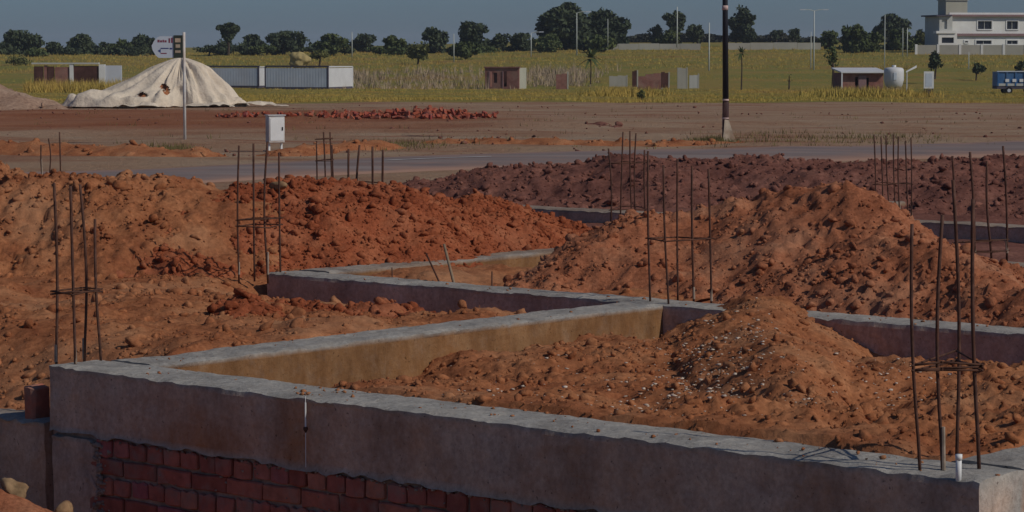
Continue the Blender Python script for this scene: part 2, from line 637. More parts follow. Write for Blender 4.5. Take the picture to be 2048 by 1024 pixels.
def clods(name, parent, mat, sampler, n, rmin, rmax, power, hfun, seed, split=0.027, clump=None):
    r = np.random.default_rng(seed)
    x, y = sampler(n, r)
    if clump is not None:
        keep = r.random(len(x)) < np.clip(clump(x, y), 0, 1)
        x, y = x[keep], y[keep]
    uu = r.random(len(x))
    rad = (rmin ** (1 - power) + uu * (rmax ** (1 - power) - rmin ** (1 - power))) ** (1 / (1 - power))
    z = hfun(x, y) + rad * r.uniform(-0.45, 0.30, len(x))
    p = np.stack([x, y, z], 1)
    big = rad > split
    v1, f1 = scatter(p[big], rad[big], 2, r)
    v2, f2 = scatter(p[~big], rad[~big], 1, r)
    vs = np.concatenate([v1, v2])
    fs = np.concatenate([f1, f2 + len(v1)])
    return tag(mesh(name, vs, fs, mat, parent), kind='stuff')


def crumble(x, y, seed, amp=1.0):
    """relief of loose dug soil, metres"""
    a = fbm(x / 0.55, y / 0.55, seed=seed, oct=6, gain=0.62) * 0.036
    b = (0.5 - np.abs(noise3(x / 0.16, y / 0.16, seed=seed + 5))) * 0.022
    c = (0.5 - np.abs(noise3(x / 0.08, y / 0.08, seed=seed + 9))) * 0.020
    c = c + (0.5 - np.abs(noise3(x / 0.042, y / 0.042, seed=seed + 13))) * 0.016 + noise3(x / 0.021, y / 0.021, seed=seed + 15) * 0.008
    patch = sstep(-0.5, 0.6, noise3(x / 0.9, y / 0.9, seed=seed + 3))
    return amp * (a + (b + c) * (0.55 + 0.45 * patch))


def ridge_height(x, y, pts, slope, rnd=0.18):
    """heap surface: crest line pts (n,3) with soil lying at its angle of repose on both sides"""
    h = np.full(np.shape(x), -9.0)
    for a, b in zip(pts[:-1], pts[1:]):
        d = b[:2] - a[:2]
        L2 = float(d @ d)
        q = np.clip(((x - a[0]) * d[0] + (y - a[1]) * d[1]) / L2, 0, 1)
        dist = np.hypot(x - a[0] - q * d[0], y - a[1] - q * d[1])
        z = a[2] + q * (b[2] - a[2]) - slope * (np.sqrt(dist * dist + rnd * rnd) - rnd)
        h = np.maximum(h, z)
    return h


def pts_from(lst):
    return np.array([at_y(px, py, d) for px, py, d in lst])


# crest lines measured in the photograph: (pixel x, pixel y, distance)
RIDGE = {
    'left': (pts_from([(-420, 335, 19.6), (-150, 348, 19.4), (0, 347, 19.2), (110, 350, 19.1), (210, 353, 19.0), (300, 368, 19.0), (390, 389, 18.9), (450, 405, 18.8)]), 0.55, 0.30),
    'middle': (pts_from([(335, 446, 18.35), (385, 418, 18.6), (450, 398, 18.8), (560, 369, 19.15), (660, 362, 19.3), (770, 371, 19.9), (860, 388, 20.4), (950, 398, 20.9), (1050, 418, 21.3), (1100, 447, 21.5)]), 0.57, 0.22),
    'right': (pts_from([(1258, 478, 17.1), (1300, 447, 17.3), (1370, 424, 17.5), (1450, 412, 17.5), (1540, 390, 17.5), (1620, 377, 17.4), (1690, 392, 17.1), (1770, 438, 16.6), (1880, 508, 16.0), (1980, 572, 15.4), (2060, 612, 14.9), (2200, 640, 14.2)]), 0.52, 0.20),
    'far': (pts_from([(820, 384, 29.0), (930, 362, 28.7), (1010, 345, 28.4), (1100, 329, 28.2), (1250, 322, 28.0), (1450, 326, 27.8), (1650, 324, 27.4), (1850, 324, 27.2), (2048, 318, 27.0), (2400, 312, 26.8)]), 0.34, 0.8),
}


def h_left_fill(x, y):
    s, t = w2loc(x, y)
    z = 0.90 + 0.02 * noise3(x / 1.2, y / 1.2, seed=41)
    z = z - 0.30 * (1 - sstep(0.35, 1.2, t)) * sstep(0.0, -0.25, s)
    z = z - 0.20 * np.exp(-((t - 4.1) / 0.5) ** 2) * sstep(-3.3, -2.7, s)
    z = z + 0.05 * np.exp(-((s + 0.15) / 0.35) ** 2) * sstep(0.3, 1.0, t) * (1 - sstep(3.6, 4.1, t))
    z = z - 0.5 * sstep(12.0, 14.0, t) * (1 - sstep(-99, -98, s))
    loose = 0.35 + 0.65 * (1 - np.exp(-((t - 3.4) / 0.7) ** 2) * sstep(-1.0, -2.4, s))
    z = z + crumble(x, y, 51, 1.0) * loose
    z = np.where(t < 0.34, np.minimum(z, 0.60), z)
    return np.where(s > 0.025, np.minimum(z, TOP - 0.04), z)


def h_room(x, y):
    s, t = w2loc(x, y)
    z = 0.815 + 0.115 * (1 - sstep(0.4, 1.9, t)) + 0.03 * sstep(3.0, 4.6, s)
    dip = np.exp(-(np.maximum(s - 0.3, 0) / 0.95) ** 2 - (np.maximum(t - 0.3, 0) / 1.7) ** 2)
    z = z - 0.34 * sstep(0.10, 0.8, dip)
    z = z - 0.07 * np.exp(-((t - 4.2) / 0.4) ** 2)
    m = ridge_height(x, y, pts_from([(1530, 606, 15.05), (1520, 634, 14.3), (1525, 672, 13.4), (1545, 735, 12.4), (1600, 800, 11.5)]), 0.50, 0.14)
    lip = np.maximum((1 - sstep(0.36, 0.75, t)) * sstep(1.35, 1.9, s), 0.85 * sstep(4.15, 4.6, s) * (1 - sstep(2.2, 3.6, t)))
    z = z * (1 - lip) + (TOP + 0.005) * lip
    z = np.where(m > z, m + 0.02, z)
    z = np.maximum(z, m)
    z = z + crumble(x, y, 61, 1.0) * (1 - 0.6 * lip) * (1 + 0.5 * sstep(2.0, 3.2, s))
    z = z + 0.05 * np.clip(noise3(x / 0.45, y / 0.45, seed=68), 0, 1) * sstep(1.8, 2.6, s)
    return np.where((t < 0.345) | (s > 4.70), np.minimum(z, TOP - 0.03), z)


def h_room2(x, y):
    s, t = w2loc(x, y)
    z = 0.62 + 0.22 * sstep(-1.6, -0.4, s)
    return z + crumble(x, y, 71, 0.6)


def h_back(x, y):
    s, t = w2loc(x, y)
    z = 0.84 + 0.03 * noise3(x / 1.5, y / 1.5, seed=45) - 0.6 * sstep(16.0, 20.0, t)
    return z + crumble(x, y, 81, 0.6)


def heap_fun(key, seed, amp):
    pts, slope, rnd = RIDGE[key]
    def h(x, y):
        w = 0.10 * fbm(x / 0.8, y / 0.8, seed=seed + 31, oct=2)
        return ridge_height(x + w, y - w, pts, slope, rnd) + crumble(x, y, seed, amp)
    return h


def local_grid(s0, s1, t0, t1, step, hfun):
    ss, tt = np.arange(s0, s1 + 1e-6, step), np.arange(t0, t1 + 1e-6, step)
    S, T_ = np.meshgrid(ss, tt)
    X, Y = loc2w(S, T_)
    Z = hfun(X, Y)
    vs = np.stack([X.ravel(), Y.ravel(), Z.ravel()], 1)
    i = np.arange(S.size).reshape(S.shape)
    fs = np.stack([i[:-1, :-1], i[:-1, 1:], i[1:, 1:], i[1:, :-1]], -1).reshape(-1, 4)
    return vs, fs


def heap_mesh(hfun, floor, x0, x1, y0, y1, step):
    xs, ys = np.arange(x0, x1, step), np.arange(y0, y1, step)
    vs, fs = grid_mesh(xs, ys, hfun)
    fl = floor(vs[:, 0], vs[:, 1])
    ok = vs[:, 2] > fl - 0.10
    fs = fs[ok[fs].any(1)]
    used = np.unique(fs)
    idx = np.full(len(vs), -1)
    idx[used] = np.arange(len(used))
    vs = vs[used]
    vs[:, 2] = np.maximum(vs[:, 2], fl[used] - 0.14)
    return vs, idx[fs]


def local_sampler(s0, s1, t0, t1):
    def f(n, r):
        return loc2w(r.uniform(s0, s1, n), r.uniform(t0, t1, n))
    return f


def heap_sampler(hfun, floor, x0, x1, y0, y1):
    def f(n, r):
        x, y = r.uniform(x0, x1, n), r.uniform(y0, y1, n)
        k = hfun(x, y) > floor(x, y) - 0.02
        return x[k], y[k]
    return f


FILL = 'soil_ground'
vs, fs = local_grid(-7.0, 0.10, 0.27, 6.0, 0.027, h_left_fill)
lf = tag(mesh(FILL, vs, fs, M['soil_brown']), kind='structure', label='trampled reddish brown soil filled up to the left of the foundation')
clods('clod', lf, M['soil_brown'], local_sampler(-5.2, 0.02, 0.36, 4.9), 15000, 0.005, 0.050, 2.5, h_left_fill, 101,
      clump=lambda x, y: 0.45 + 0.8 * sstep(-0.1, 0.6, noise3(x / 0.8, y / 0.8, seed=54)))
vs, fs = local_grid(0.30, 4.74, 0.30, 4.40, 0.018, h_room)
rf = tag(mesh(FILL, vs, fs, M['soil_brown']), kind='structure', label='loose brown soil filling the room inside the nearest beams')
clods('clod', rf, M['soil_brown'], local_sampler(0.34, 4.70, 0.33, 4.25), 20000, 0.005, 0.038, 2.7, h_room, 102,
      clump=lambda x, y: 0.45 + 0.8 * sstep(0.0, 0.6, noise3(x / 0.7, y / 0.7, seed=64)))
vs, fs = local_grid(-2.72, 6.2, 4.50, 8.1, 0.04, h_room2)
tag(mesh(FILL, vs, fs, M['soil_ochre'], smooth=True), kind='structure', label='ochre soil floor of the room behind the second beam')
vs, fs = local_grid(-10.0, 8.5, 8.2, 20.0, 0.10, h_back)
tag(mesh(FILL, vs, fs, M['soil_dark'], smooth=True), kind='structure', label='dull soil filled around the farthest beams')
vs, fs = local_grid(4.98, 9.5, -0.3, 9.0, 0.08, lambda x, y: 0.42 + crumble(x, y, 91, 0.8))
tag(mesh(FILL, vs, fs, M['soil_brown'], smooth=True), kind='structure', label='low brown soil outside the right edge of the foundation')


def heap(key, mat, seed, amp, floor, box, step, label, n, rmin, rmax, power, clump=None):
    h = heap_fun(key, seed, amp)
    vs, fs = heap_mesh(h, floor, *box, step)
    o = tag(mesh('soil_heap', vs, fs, mat, smooth=step > 0.1), label, 'soil heap', 'heaps of dug soil')
    clods('clod', o, mat, heap_sampler(h, floor, *box), n, rmin, rmax, power, h, seed + 200, clump=clump)
    return h


heap('left', M['soil_brown'], 301, 1.5, h_left_fill, (-6.5, -1.6, 16.6, 21.0), 0.023,
     'broad brown soil heap rising at the left edge behind the corner rebar', 16000, 0.008, 0.045, 2.4,
     lambda x, y: 0.2 + 1.0 * sstep(-0.2, 0.5, noise3(x / 0.7, y / 0.7, seed=304)))
heap('middle', M['soil_red'], 321, 1.35, lambda x, y: 0 * x + 0.88, (-3.0, 0.9, 16.9, 22.5), 0.022,
     'cloddy red soil heap piled behind the long tan wall', 30000, 0.006, 0.050, 2.3)
heap('right', M['soil_ochre'], 341, 1.5, h_room2, (-0.3, 4.2, 13.6, 19.2), 0.022,
     'tall pointed orange brown soil heap behind the middle rebar cage', 28000, 0.006, 0.042, 2.5,
     lambda x, y: 0.45 + 0.8 * sstep(-0.1, 0.6, noise3(x / 0.8, y / 0.8, seed=344)))
heap('far', M['soil_dark'], 361, 1.5, h_back, (-2.6, 9.0, 24.2, 30.0), 0.042,
     'long low purplish brown soil heap along the road', 14000, 0.009, 0.060, 2.5)

# crest of broken clods lying between the corner wall and the second beam
RIDGE['clods'] = (pts_from([(470, 607, 15.4), (560, 604, 15.5), (640, 606, 15.5), (720, 610, 15.5), (790, 625, 15.4), (830, 642, 15.2)]), 0.35, 0.12)
heap('clods', M['soil_red'], 381, 1.3, h_left_fill, (-2.6, 0.0, 14.3, 16.4), 0.025,
     'low ridge of red clods in front of the second concrete beam', 4200, 0.008, 0.060, 2.3)
# spoil in the bottom left corner, below the wall
RIDGE['corner'] = (pts_from([(-200, 930, 11.2), (0, 984, 11.1), (80, 1014, 11.0), (150, 1050, 10.9)]), 0.8, 0.1)
heap('corner', M['soil_ochre'], 391, 0.7, lambda x, y: 0 * x + 0.1, (-3.6, -1.2, 9.6, 11.9), 0.03,
     'small orange soil heap in the bottom left corner below the wall', 500, 0.006, 0.04, 2.4)
# pale sand on the far left, beside the road
RIDGE['sand'] = (np.array([(-40.0, 118.0, 2.3), (-28.0, 117.0, 1.9), (-24.5, 116.0, 1.25), (-22.0, 115.0, 0.5), (-20.5, 114.0, 0.0)]), 0.45, 1.2)
heap('sand', M['soil_sand'], 401, 2.5, lambda x, y: terrain(x, y), (-40, -16, 109, 124), 0.25,
     'large pale sand heap at the far left beside the road', 300, 0.04, 0.15, 2.2)
# the low ridges thrown up along the far side of the road
for k, (lst, lab) in enumerate([
        ([(900, 277, 67.5), (1010, 281, 67.5), (1120, 280, 67.0), (1240, 284, 66.5), (1330, 287, 66.0)], 'thin dark soil ridge along the far road edge, mid picture'),
        ([(1330, 288, 65.5), (1410, 279, 66.3), (1470, 283, 66.5), (1540, 292, 66.0)], 'low red soil ridge around the foot of the black pole'),
        ([(-60, 283, 62.0), (60, 286, 61.0), (190, 291, 60.5), (300, 296, 60.0), (380, 300, 60.0)], 'low orange soil ridge left of the white sign'),
        ([(1175, 249, 83.0), (1200, 246, 83.0), (1235, 253, 82.0)], 'short dark mound standing in for a dark hollow on the open flat'),
        ([(575, 300, 61.0), (680, 287, 64.0), (760, 285, 65.0)], 'low red soil ridge right of the white cabinet')]):
    key = 'berm%d' % k
    P = pts_from(lst)
    RIDGE[key] = (P, 0.35, 0.3)
    heap(key, M['soil_dark'] if k == 3 else M['soil_brown'], 420 + k * 7, 1.6, terrain,  # the short mound is added for a hollow, its darkness put into the colour
         (P[:, 0].min() - 1.5, P[:, 0].max() + 1.5, P[:, 1].min() - 1.6, P[:, 1].max() + 1.6), 0.12, lab, 260, 0.03, 0.14, 2.0)

# pale stone chips lying in the room
r = np.random.default_rng(77)
px = np.concatenate([r.normal(1420, 70, 330), r.normal(1340, 50, 120), r.uniform(880, 1750, 260), r.normal(1790, 40, 90), r.normal(1480, 90, 160)])
py = np.concatenate([r.normal(715, 42, 330), r.normal(780, 25, 120), r.uniform(690, 880, 260), r.normal(745, 20, 90), r.normal(790, 40, 160)])
P = np.array([at_z(a, b, 0.90)[:2] for a, b in zip(px, py)])
s_, t_ = w2loc(P[:, 0], P[:, 1])
k = (s_ > 0.4) & (s_ < 4.65) & (t_ > 0.36) & (t_ < 4.2)
P = P[k]
rad = 0.005 + 0.014 * r.random(len(P)) ** 3
pp = np.stack([P[:, 0], P[:, 1], h_room(P[:, 0], P[:, 1]) + rad * 0.4 + 0.006], 1)
vs, fs = scatter(pp, rad, 1, r, 0.42)
tag(mesh('gravel', vs, fs, M['chips']), 'pale stone chips strewn over the soil of the near room', 'gravel', kind='stuff')


# ---------------------------------------------------------------- foundation: beams, bricks
def beam_mesh(s0, s1, t0, t1, z0, z1, along, mud, seed, step=0.03, rough=1.0, caps=True):
    """a cast beam: a rounded ragged section swept along s or t. mud(S,T,Z,nS,nT,nZ)->(r,g,b) stain, b painting shaded faces lighter"""
    w0, w1 = (t0, t1) if along == 's' else (s0, s1)
    a0, a1 = (s0, s1) if along == 's' else (t0, t1)
    n = max(4, int((a1 - a0) / step))
    A = np.linspace(a0, a1, n + 1)
    wd, ht = w1 - w0, z1 - z0
    ny, nz = max(4, int(wd / 0.035)), max(5, int(ht / 0.03))
    sec = []
    for q in np.linspace(0, 1, ny + 1): sec.append((w0 + wd * q, z1, 0, 1))
    for q in np.linspace(0, 1, nz + 1)[1:]: sec.append((w1, z1 - ht * q, 1, 0))
    for q in np.linspace(1, 0, 5)[1:]: sec.append((w0 + wd * q, z0, 0, -1))
    for q in np.linspace(0, 1, nz + 1)[1:-1]: sec.append((w0, z0 + ht * q, -1, 0))
    sec = np.array(sec)
    # round the upper arrises a little
    k = len(sec)
    Wv = np.repeat(sec[None, :, 0], n + 1, 0)
    Zv = np.repeat(sec[None, :, 1], n + 1, 0)
    Nw = np.repeat(sec[None, :, 2], n + 1, 0)
    Nz = np.repeat(sec[None, :, 3], n + 1, 0)
    Av = np.repeat(A[:, None], k, 1)
    corner = ((np.abs(Wv - w0) < 1e-6) | (np.abs(Wv - w1) < 1e-6)) & (np.abs(Zv - z1) < 1e-6)
    ragged = noise3(Av / 0.10, Wv * 9, seed=seed) * 0.6 + noise3(Av / 0.035, Wv * 9, seed=seed + 1) * 0.4
    Zv = Zv - corner * (0.006 + 0.010 * np.clip(ragged, 0, 1)) * rough
    bot = np.abs(Zv - z0) < 1e-6
    Zv = Zv + bot * (0.006 * noise3(Av / 0.30, Wv * 3, seed=seed + 2) + 0.013 * noise3(Av / 0.055, Wv * 3, seed=seed + 3)) * rough
    top = np.abs(sec[None, :, 1] - z1) < 1e-6
    Zv = Zv + top * (0.004 * noise3(Av / 0.35, Wv / 0.2, seed=seed + 4) + 0.004 * noise3(Av / 0.05, Wv / 0.05, seed=seed + 5)) * rough
    side = np.abs(Nw)
    wob = 0.008 * noise3(Av / 0.6, Zv / 0.4, Nw * 5, seed=seed + 6) + 0.004 * noise3(Av / 0.07, Zv / 0.07, Nw * 5, seed=seed + 7)
    edge_out = corner * 0.005 * np.clip(ragged, -0.6, 1)
    Wv = Wv + side * Nw * wob * rough + np.where(np.abs(Wv - w0) < 1e-6, -1, np.where(np.abs(Wv - w1) < 1e-6, 1, 0)) * edge_out * rough
    S, T_ = (Av, Wv) if along == 's' else (Wv, Av)
    X, Y = loc2w(S, T_)
    vs = np.stack([X.ravel(), Y.ravel(), Zv.ravel()], 1)
    i = np.arange((n + 1) * k).reshape(n + 1, k)
    j = np.roll(i, -1, 1)
    fs = np.stack([i[:-1], j[:-1], j[1:], i[1:]], -1).reshape(-1, 4)
    if along == 't':
        fs = fs[:, ::-1]
    cols = mud(S, T_, Zv, Nw if along == 't' else 0 * Nw, Nw if along == 's' else 0 * Nw, Nz)
    cols = np.stack([np.broadcast_to(c, S.shape).ravel() for c in cols], 1)
    faces = [tuple(q) for q in fs]
    if caps:
        c0, c1 = tuple(i[0]), tuple(i[-1])
        faces += [c0[::-1] if along == 't' else c0, c1 if along == 't' else c1[::-1]]
        faces[-2:] = [c0, c1[::-1]] if along == 's' else [c0[::-1], c1]
    return vs, faces, np.clip(cols, 0, 1)


def mud_lift_front(S, T_, Z, nS, nT, nZ):
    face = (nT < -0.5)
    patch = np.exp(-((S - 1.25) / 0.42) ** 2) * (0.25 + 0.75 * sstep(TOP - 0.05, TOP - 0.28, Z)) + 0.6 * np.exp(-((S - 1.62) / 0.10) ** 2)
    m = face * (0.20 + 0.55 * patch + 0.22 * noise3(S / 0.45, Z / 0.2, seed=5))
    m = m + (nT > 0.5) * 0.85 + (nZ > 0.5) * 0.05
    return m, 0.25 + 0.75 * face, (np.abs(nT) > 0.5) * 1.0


def mud_lift_tan(S, T_, Z, nS, nT, nZ):
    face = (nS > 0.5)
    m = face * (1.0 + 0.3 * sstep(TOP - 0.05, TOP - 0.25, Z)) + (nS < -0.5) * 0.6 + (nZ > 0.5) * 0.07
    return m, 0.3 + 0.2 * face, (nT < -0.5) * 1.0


def mud_lift_tan_dusty(S, T_, Z, nS, nT, nZ):
    m, g, b = mud_lift_tan(S, T_, Z, nS, nT, nZ)
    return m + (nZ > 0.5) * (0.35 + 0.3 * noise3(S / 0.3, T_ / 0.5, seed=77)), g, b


def mud_lift_grey(S, T_, Z, nS, nT, nZ):
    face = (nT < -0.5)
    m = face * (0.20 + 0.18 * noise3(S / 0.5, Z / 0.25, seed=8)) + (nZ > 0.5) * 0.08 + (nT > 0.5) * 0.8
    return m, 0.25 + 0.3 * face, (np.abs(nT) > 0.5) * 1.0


def mud_lift_far(S, T_, Z, nS, nT, nZ):
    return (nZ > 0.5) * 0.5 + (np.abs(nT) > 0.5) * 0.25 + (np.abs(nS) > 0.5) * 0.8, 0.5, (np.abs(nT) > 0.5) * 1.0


fo = tag(empty('foundation', (*ORG, 0.0)), 'grey concrete plinth beams on red brickwork, laid out as rooms across the site', 'foundation')


def fpart(name, vs, fs, mat, parent=None, smooth=False, colors=None):
    """a part of the foundation given in world coordinates"""
    p = parent or fo
    vs = np.asarray(vs, float) - np.array([*ORG, 0.0])
    return mesh(name, vs, fs, mat, p, smooth, colors)


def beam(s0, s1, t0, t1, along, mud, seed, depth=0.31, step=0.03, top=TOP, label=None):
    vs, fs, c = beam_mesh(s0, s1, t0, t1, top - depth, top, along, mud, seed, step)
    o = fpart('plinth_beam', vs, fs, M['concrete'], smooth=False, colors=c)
    if label:
        o['label'] = label
    return o


beam(-0.03, 5.03, 0.0, 0.33, 's', mud_lift_front, 1, step=0.025, label='front beam with mud stains on its shaded face')
beam(0.03, 0.34, 0.335, 4.262, 't', mud_lift_tan, 2, depth=0.5, label='beam with a sunlit tan face')
beam(-3.0, 6.4, 4.265, 4.545, 's', mud_lift_grey, 3, depth=0.55)
beam(-3.0, -2.70, 4.55, 9.2, 't', mud_lift_tan_dusty, 4, depth=0.55, step=0.04, label='long beam with a sunlit tan face behind the leaning stakes')
beam(4.71, 5.03, 0.335, 8.3, 't', mud_lift_tan, 5, depth=0.6, step=0.04)
beam(-2.69, 4.70, 8.02, 8.32, 's', mud_lift_far, 6, depth=0.5, step=0.05)
beam(-7.0, -3.01, 8.72, 9.0, 's', mud_lift_far, 7, depth=0.4, step=0.05)
beam(-9.0, -4.2, 10.85, 11.13, 's', mud_lift_far, 8, depth=0.4, step=0.05)
beam(-4.19, 2.5, 11.55, 11.83, 's', mud_lift_far, 9, depth=0.4, step=0.05)
beam(-4.5, -4.2, 11.14, 14.0, 't', mud_lift_far, 10, depth=0.4, step=0.05)

# crumbs of soil on the beam tops
r = np.random.default_rng(88)
ss = np.concatenate([np.concatenate([r.normal(c_, 0.18, 16) for c_ in (0.7, 1.7, 2.4, 2.9, 3.6, 4.1, 4.5)]), r.uniform(0.05, 0.32, 40), r.uniform(-2.9, 4.4, 90), r.normal(1.65, 0.1, 24)])
tt = np.concatenate([r.uniform(0.02, 0.31, 112) ** 0.8 * 0.85, r.uniform(0.4, 4.2, 40), r.uniform(4.28, 4.53, 90), r.uniform(0.05, 0.3, 24)])
rad = 0.003 + 0.013 * r.random(len(ss)) ** 3
X, Y = loc2w(ss, tt)
vs, fs = scatter(np.stack([X, Y, np.full(len(X), TOP) + rad * 0.3], 1), rad, 1, r, 0.7)
tag(fpart('soil_crumbs', vs, fs, M['soil_brown']), kind='stuff')

# brickwork under the front beam: a recessed mortar core and single bricks
wall_z1 = TOP - 0.315
core = MB()
def local_box(mb, s0, s1, t0, t1, z0, z1):
    vs = []
    for z in (z0, z1):
        for s, t in ((s0, t0), (s1, t0), (s1, t1), (s0, t1)):
            x, y = loc2w(s, t)
            vs.append((float(x) - ORG[0], float(y) - ORG[1], z))
    mb.add(vs, [(0, 3, 2, 1), (4, 5, 6, 7), (0, 1, 5, 4), (1, 2, 6, 5), (2, 3, 7, 6), (3, 0, 4, 7)])
local_box(core, 0.0, 5.0, 0.030, 0.30, 0.05, wall_z1 + 0.03)
wall = core.build('brick_wall', M['mortar'], fo)
wall['label'] = 'red brickwork under the front beam'


def brick_data(name, L, Wd, H, seed, mat):
    """a worn brick, about 40 triangles"""
    r = np.random.default_rng(seed)
    bm = bmesh.new()
    bmesh.ops.create_cube(bm, size=1.0)
    bmesh.ops.subdivide_edges(bm, edges=[e for e in bm.edges if abs(e.verts[0].co.x - e.verts[1].co.x) > 0.5], cuts=2)
    for v in bm.verts:
        v.co.x *= L; v.co.y *= Wd; v.co.z *= H
        v.co += Vector(r.uniform(-0.0045, 0.0045, 3))
    bmesh.ops.bevel(bm, geom=[e for e in bm.edges if e.calc_face_angle(0) > 0.8], offset=0.006, segments=1, affect='EDGES')
    me = bpy.data.meshes.new(name)
    bm.to_mesh(me); bm.free()
    me.materials.append(mat)
    return me


STRETCH = [brick_data('brick_stretcher', 0.222, 0.10, 0.074, q, M['brick']) for q in range(5)]
HEADER = [brick_data('brick_header', 0.104, 0.20, 0.074, 20 + q, M['brick']) for q in range(5)]
r = np.random.default_rng(5)
for c in range(5):
    z = wall_z1 - 0.043 - c * 0.088
    head = c % 2 == 0
    pitch = 0.1165 if head else 0.234
    s = 0.30 + (0.0 if head else -0.05)
    while s < 4.98:
        me = (HEADER if head else STRETCH)[r.integers(0, 5)]
        o = bpy.data.objects.new('brick', me)
        COL.objects.link(o)
        o.parent = wall
        w_ = 0.104 if head else 0.222
        if s + w_ < 5.0:
            x, y = loc2w(s + w_ / 2 + r.normal(0, 0.003), (0.112 if head else 0.062) + r.normal(0, 0.004))
            o.location = (float(x) - ORG[0], float(y) - ORG[1], z + r.normal(0, 0.0025))
            o.rotation_euler = (r.normal(0, 0.008), r.normal(0, 0.014), TH + r.normal(0, 0.012))
        else:
            bpy.data.objects.remove(o)
        s += pitch

# rough plaster pier under the left corner, and the strip of pour behind it
vs, fs, c = beam_mesh(-0.02, 0.27, 0.004, 0.30, 0.05, TOP - 0.325, 's', mud_lift_grey, 31, 0.02, 1.6)
sl = (w2loc(vs[:, 0], vs[:, 1])[0] > 0.2)
zz = vs[:, 2]
shift = sl * (0.05 * noise3(zz / 0.09, zz * 0, seed=33) + 0.02 * noise3(zz / 0.03, zz * 0, seed=34))
vs[:, 0] += shift * U[0]; vs[:, 1] += shift * U[1]
fpart('corner_pier', vs, fs, M['concrete'], colors=c)
vs, fs, c = beam_mesh(-0.13, -0.035, 0.10, 0.40, 0.05, TOP - 0.015, 's', mud_lift_grey, 35, 0.02, 1.4)
fpart('corner_pour', vs, fs, M['concrete'], colors=c)
vs, fs, c = beam_mesh(-5.0, -0.135, 0.05, 0.26, 0.05, 0.665, 's', mud_lift_grey, 36, 0.03, 1.8)
c[:, 0] += 0.25 + 0.3 * noise3(vs[:, 0] * 6, vs[:, 1] * 6, vs[:, 2] * 8, seed=3)
c = np.clip(c, 0, 1)
fpart('low_footing', vs, fs, M['concrete'], colors=c)

# mortar squeezed out under the beam and around the pier
r = np.random.default_rng(99)
ss = np.concatenate([r.uniform(0.28, 4.9, 150), 0.29 + np.abs(r.normal(0, 0.035, 90)), r.uniform(0.3, 4.9, 160)])
zz = np.concatenate([TOP - 0.318 - np.abs(r.normal(0, 0.008, 150)), r.uniform(0.1, TOP - 0.33, 90), r.uniform(0.2, TOP - 0.33, 160)])
rad = np.concatenate([r.uniform(0.004, 0.013, 150), r.uniform(0.008, 0.022, 90), r.uniform(0.003, 0.009, 160)])
X, Y = loc2w(ss, np.full(len(ss), 0.012))
vs, fs = scatter(np.stack([X, Y, zz], 1), rad, 1, r, 0.8)
tag(fpart('mortar_crumbs', vs, fs, M['mortar']), kind='stuff')

# ---------------------------------------------------------------- things on and around the foundation
# a loose brick standing on end on the low footing
p = at_y(66, 820, 12.62)
tag(link('brick', brick_data('loose_brick', 0.078, 0.105, 0.19, 55, M['brick']), None, (p[0] + 0.02, p[1], 0.665 + 0.06), (0.05, 0.06, R(-34))),
    'single red brick standing on end on the low footing', 'brick')


def rock(name, p, rad, seed, label, mat, sc=(1, 1, 0.7)):
    v, f = ICO[2]
    bm = bmesh.new()
    bmesh.ops.create_icosphere(bm, subdivisions=3, radius=1.0)
    v = np.array([q.co[:] for q in bm.verts]); f = np.array([[q.index for q in g.verts] for g in bm.faces]); bm.free()
    pn = np.random.default_rng(seed).normal(size=(9, 3)); pn /= np.linalg.norm(pn, axis=1)[:, None]
    den = v @ pn.T
    d = np.minimum(np.min(np.where(den > 0.05, np.random.default_rng(seed + 1).uniform(0.5, 0.95, 9) / np.maximum(den, 0.05), 9), 1), 1.15)
    d = d + 0.10 * fbm(v[:, 0] * 2.2, v[:, 1] * 2.2, v[:, 2] * 2.2, seed=seed, oct=5)
    tag(mesh(name, v * d[:, None] * np.array(sc) * rad, f, mat, loc=p, rot=(0.2, 0.1, seed)), label, 'stone', 'stones by the wall')


rock('stone', at_y(24, 978, 11.2), 0.06, 12, 'pale broken stone at the bottom left edge below the footing', M['stone'], (1.2, 1, 0.75))
rock('stone', at_y(128, 1022, 11.3), 0.05, 5, 'small ochre stone at the foot of the plaster pier', M['stone'], (1.1, 1, 0.8))
rock('stone', at_y(980, 434, 20.2), 0.055, 8, 'pale stone lying near the top right of the red heap', M['chips'], (1.3, 0.8, 0.6))
rock('stone', at_y(556, 371, 18.9), 0.045, 9, 'rounded tan stone on the crest of the red heap by the rebar', M['stone'], (1.5, 1, 0.7))


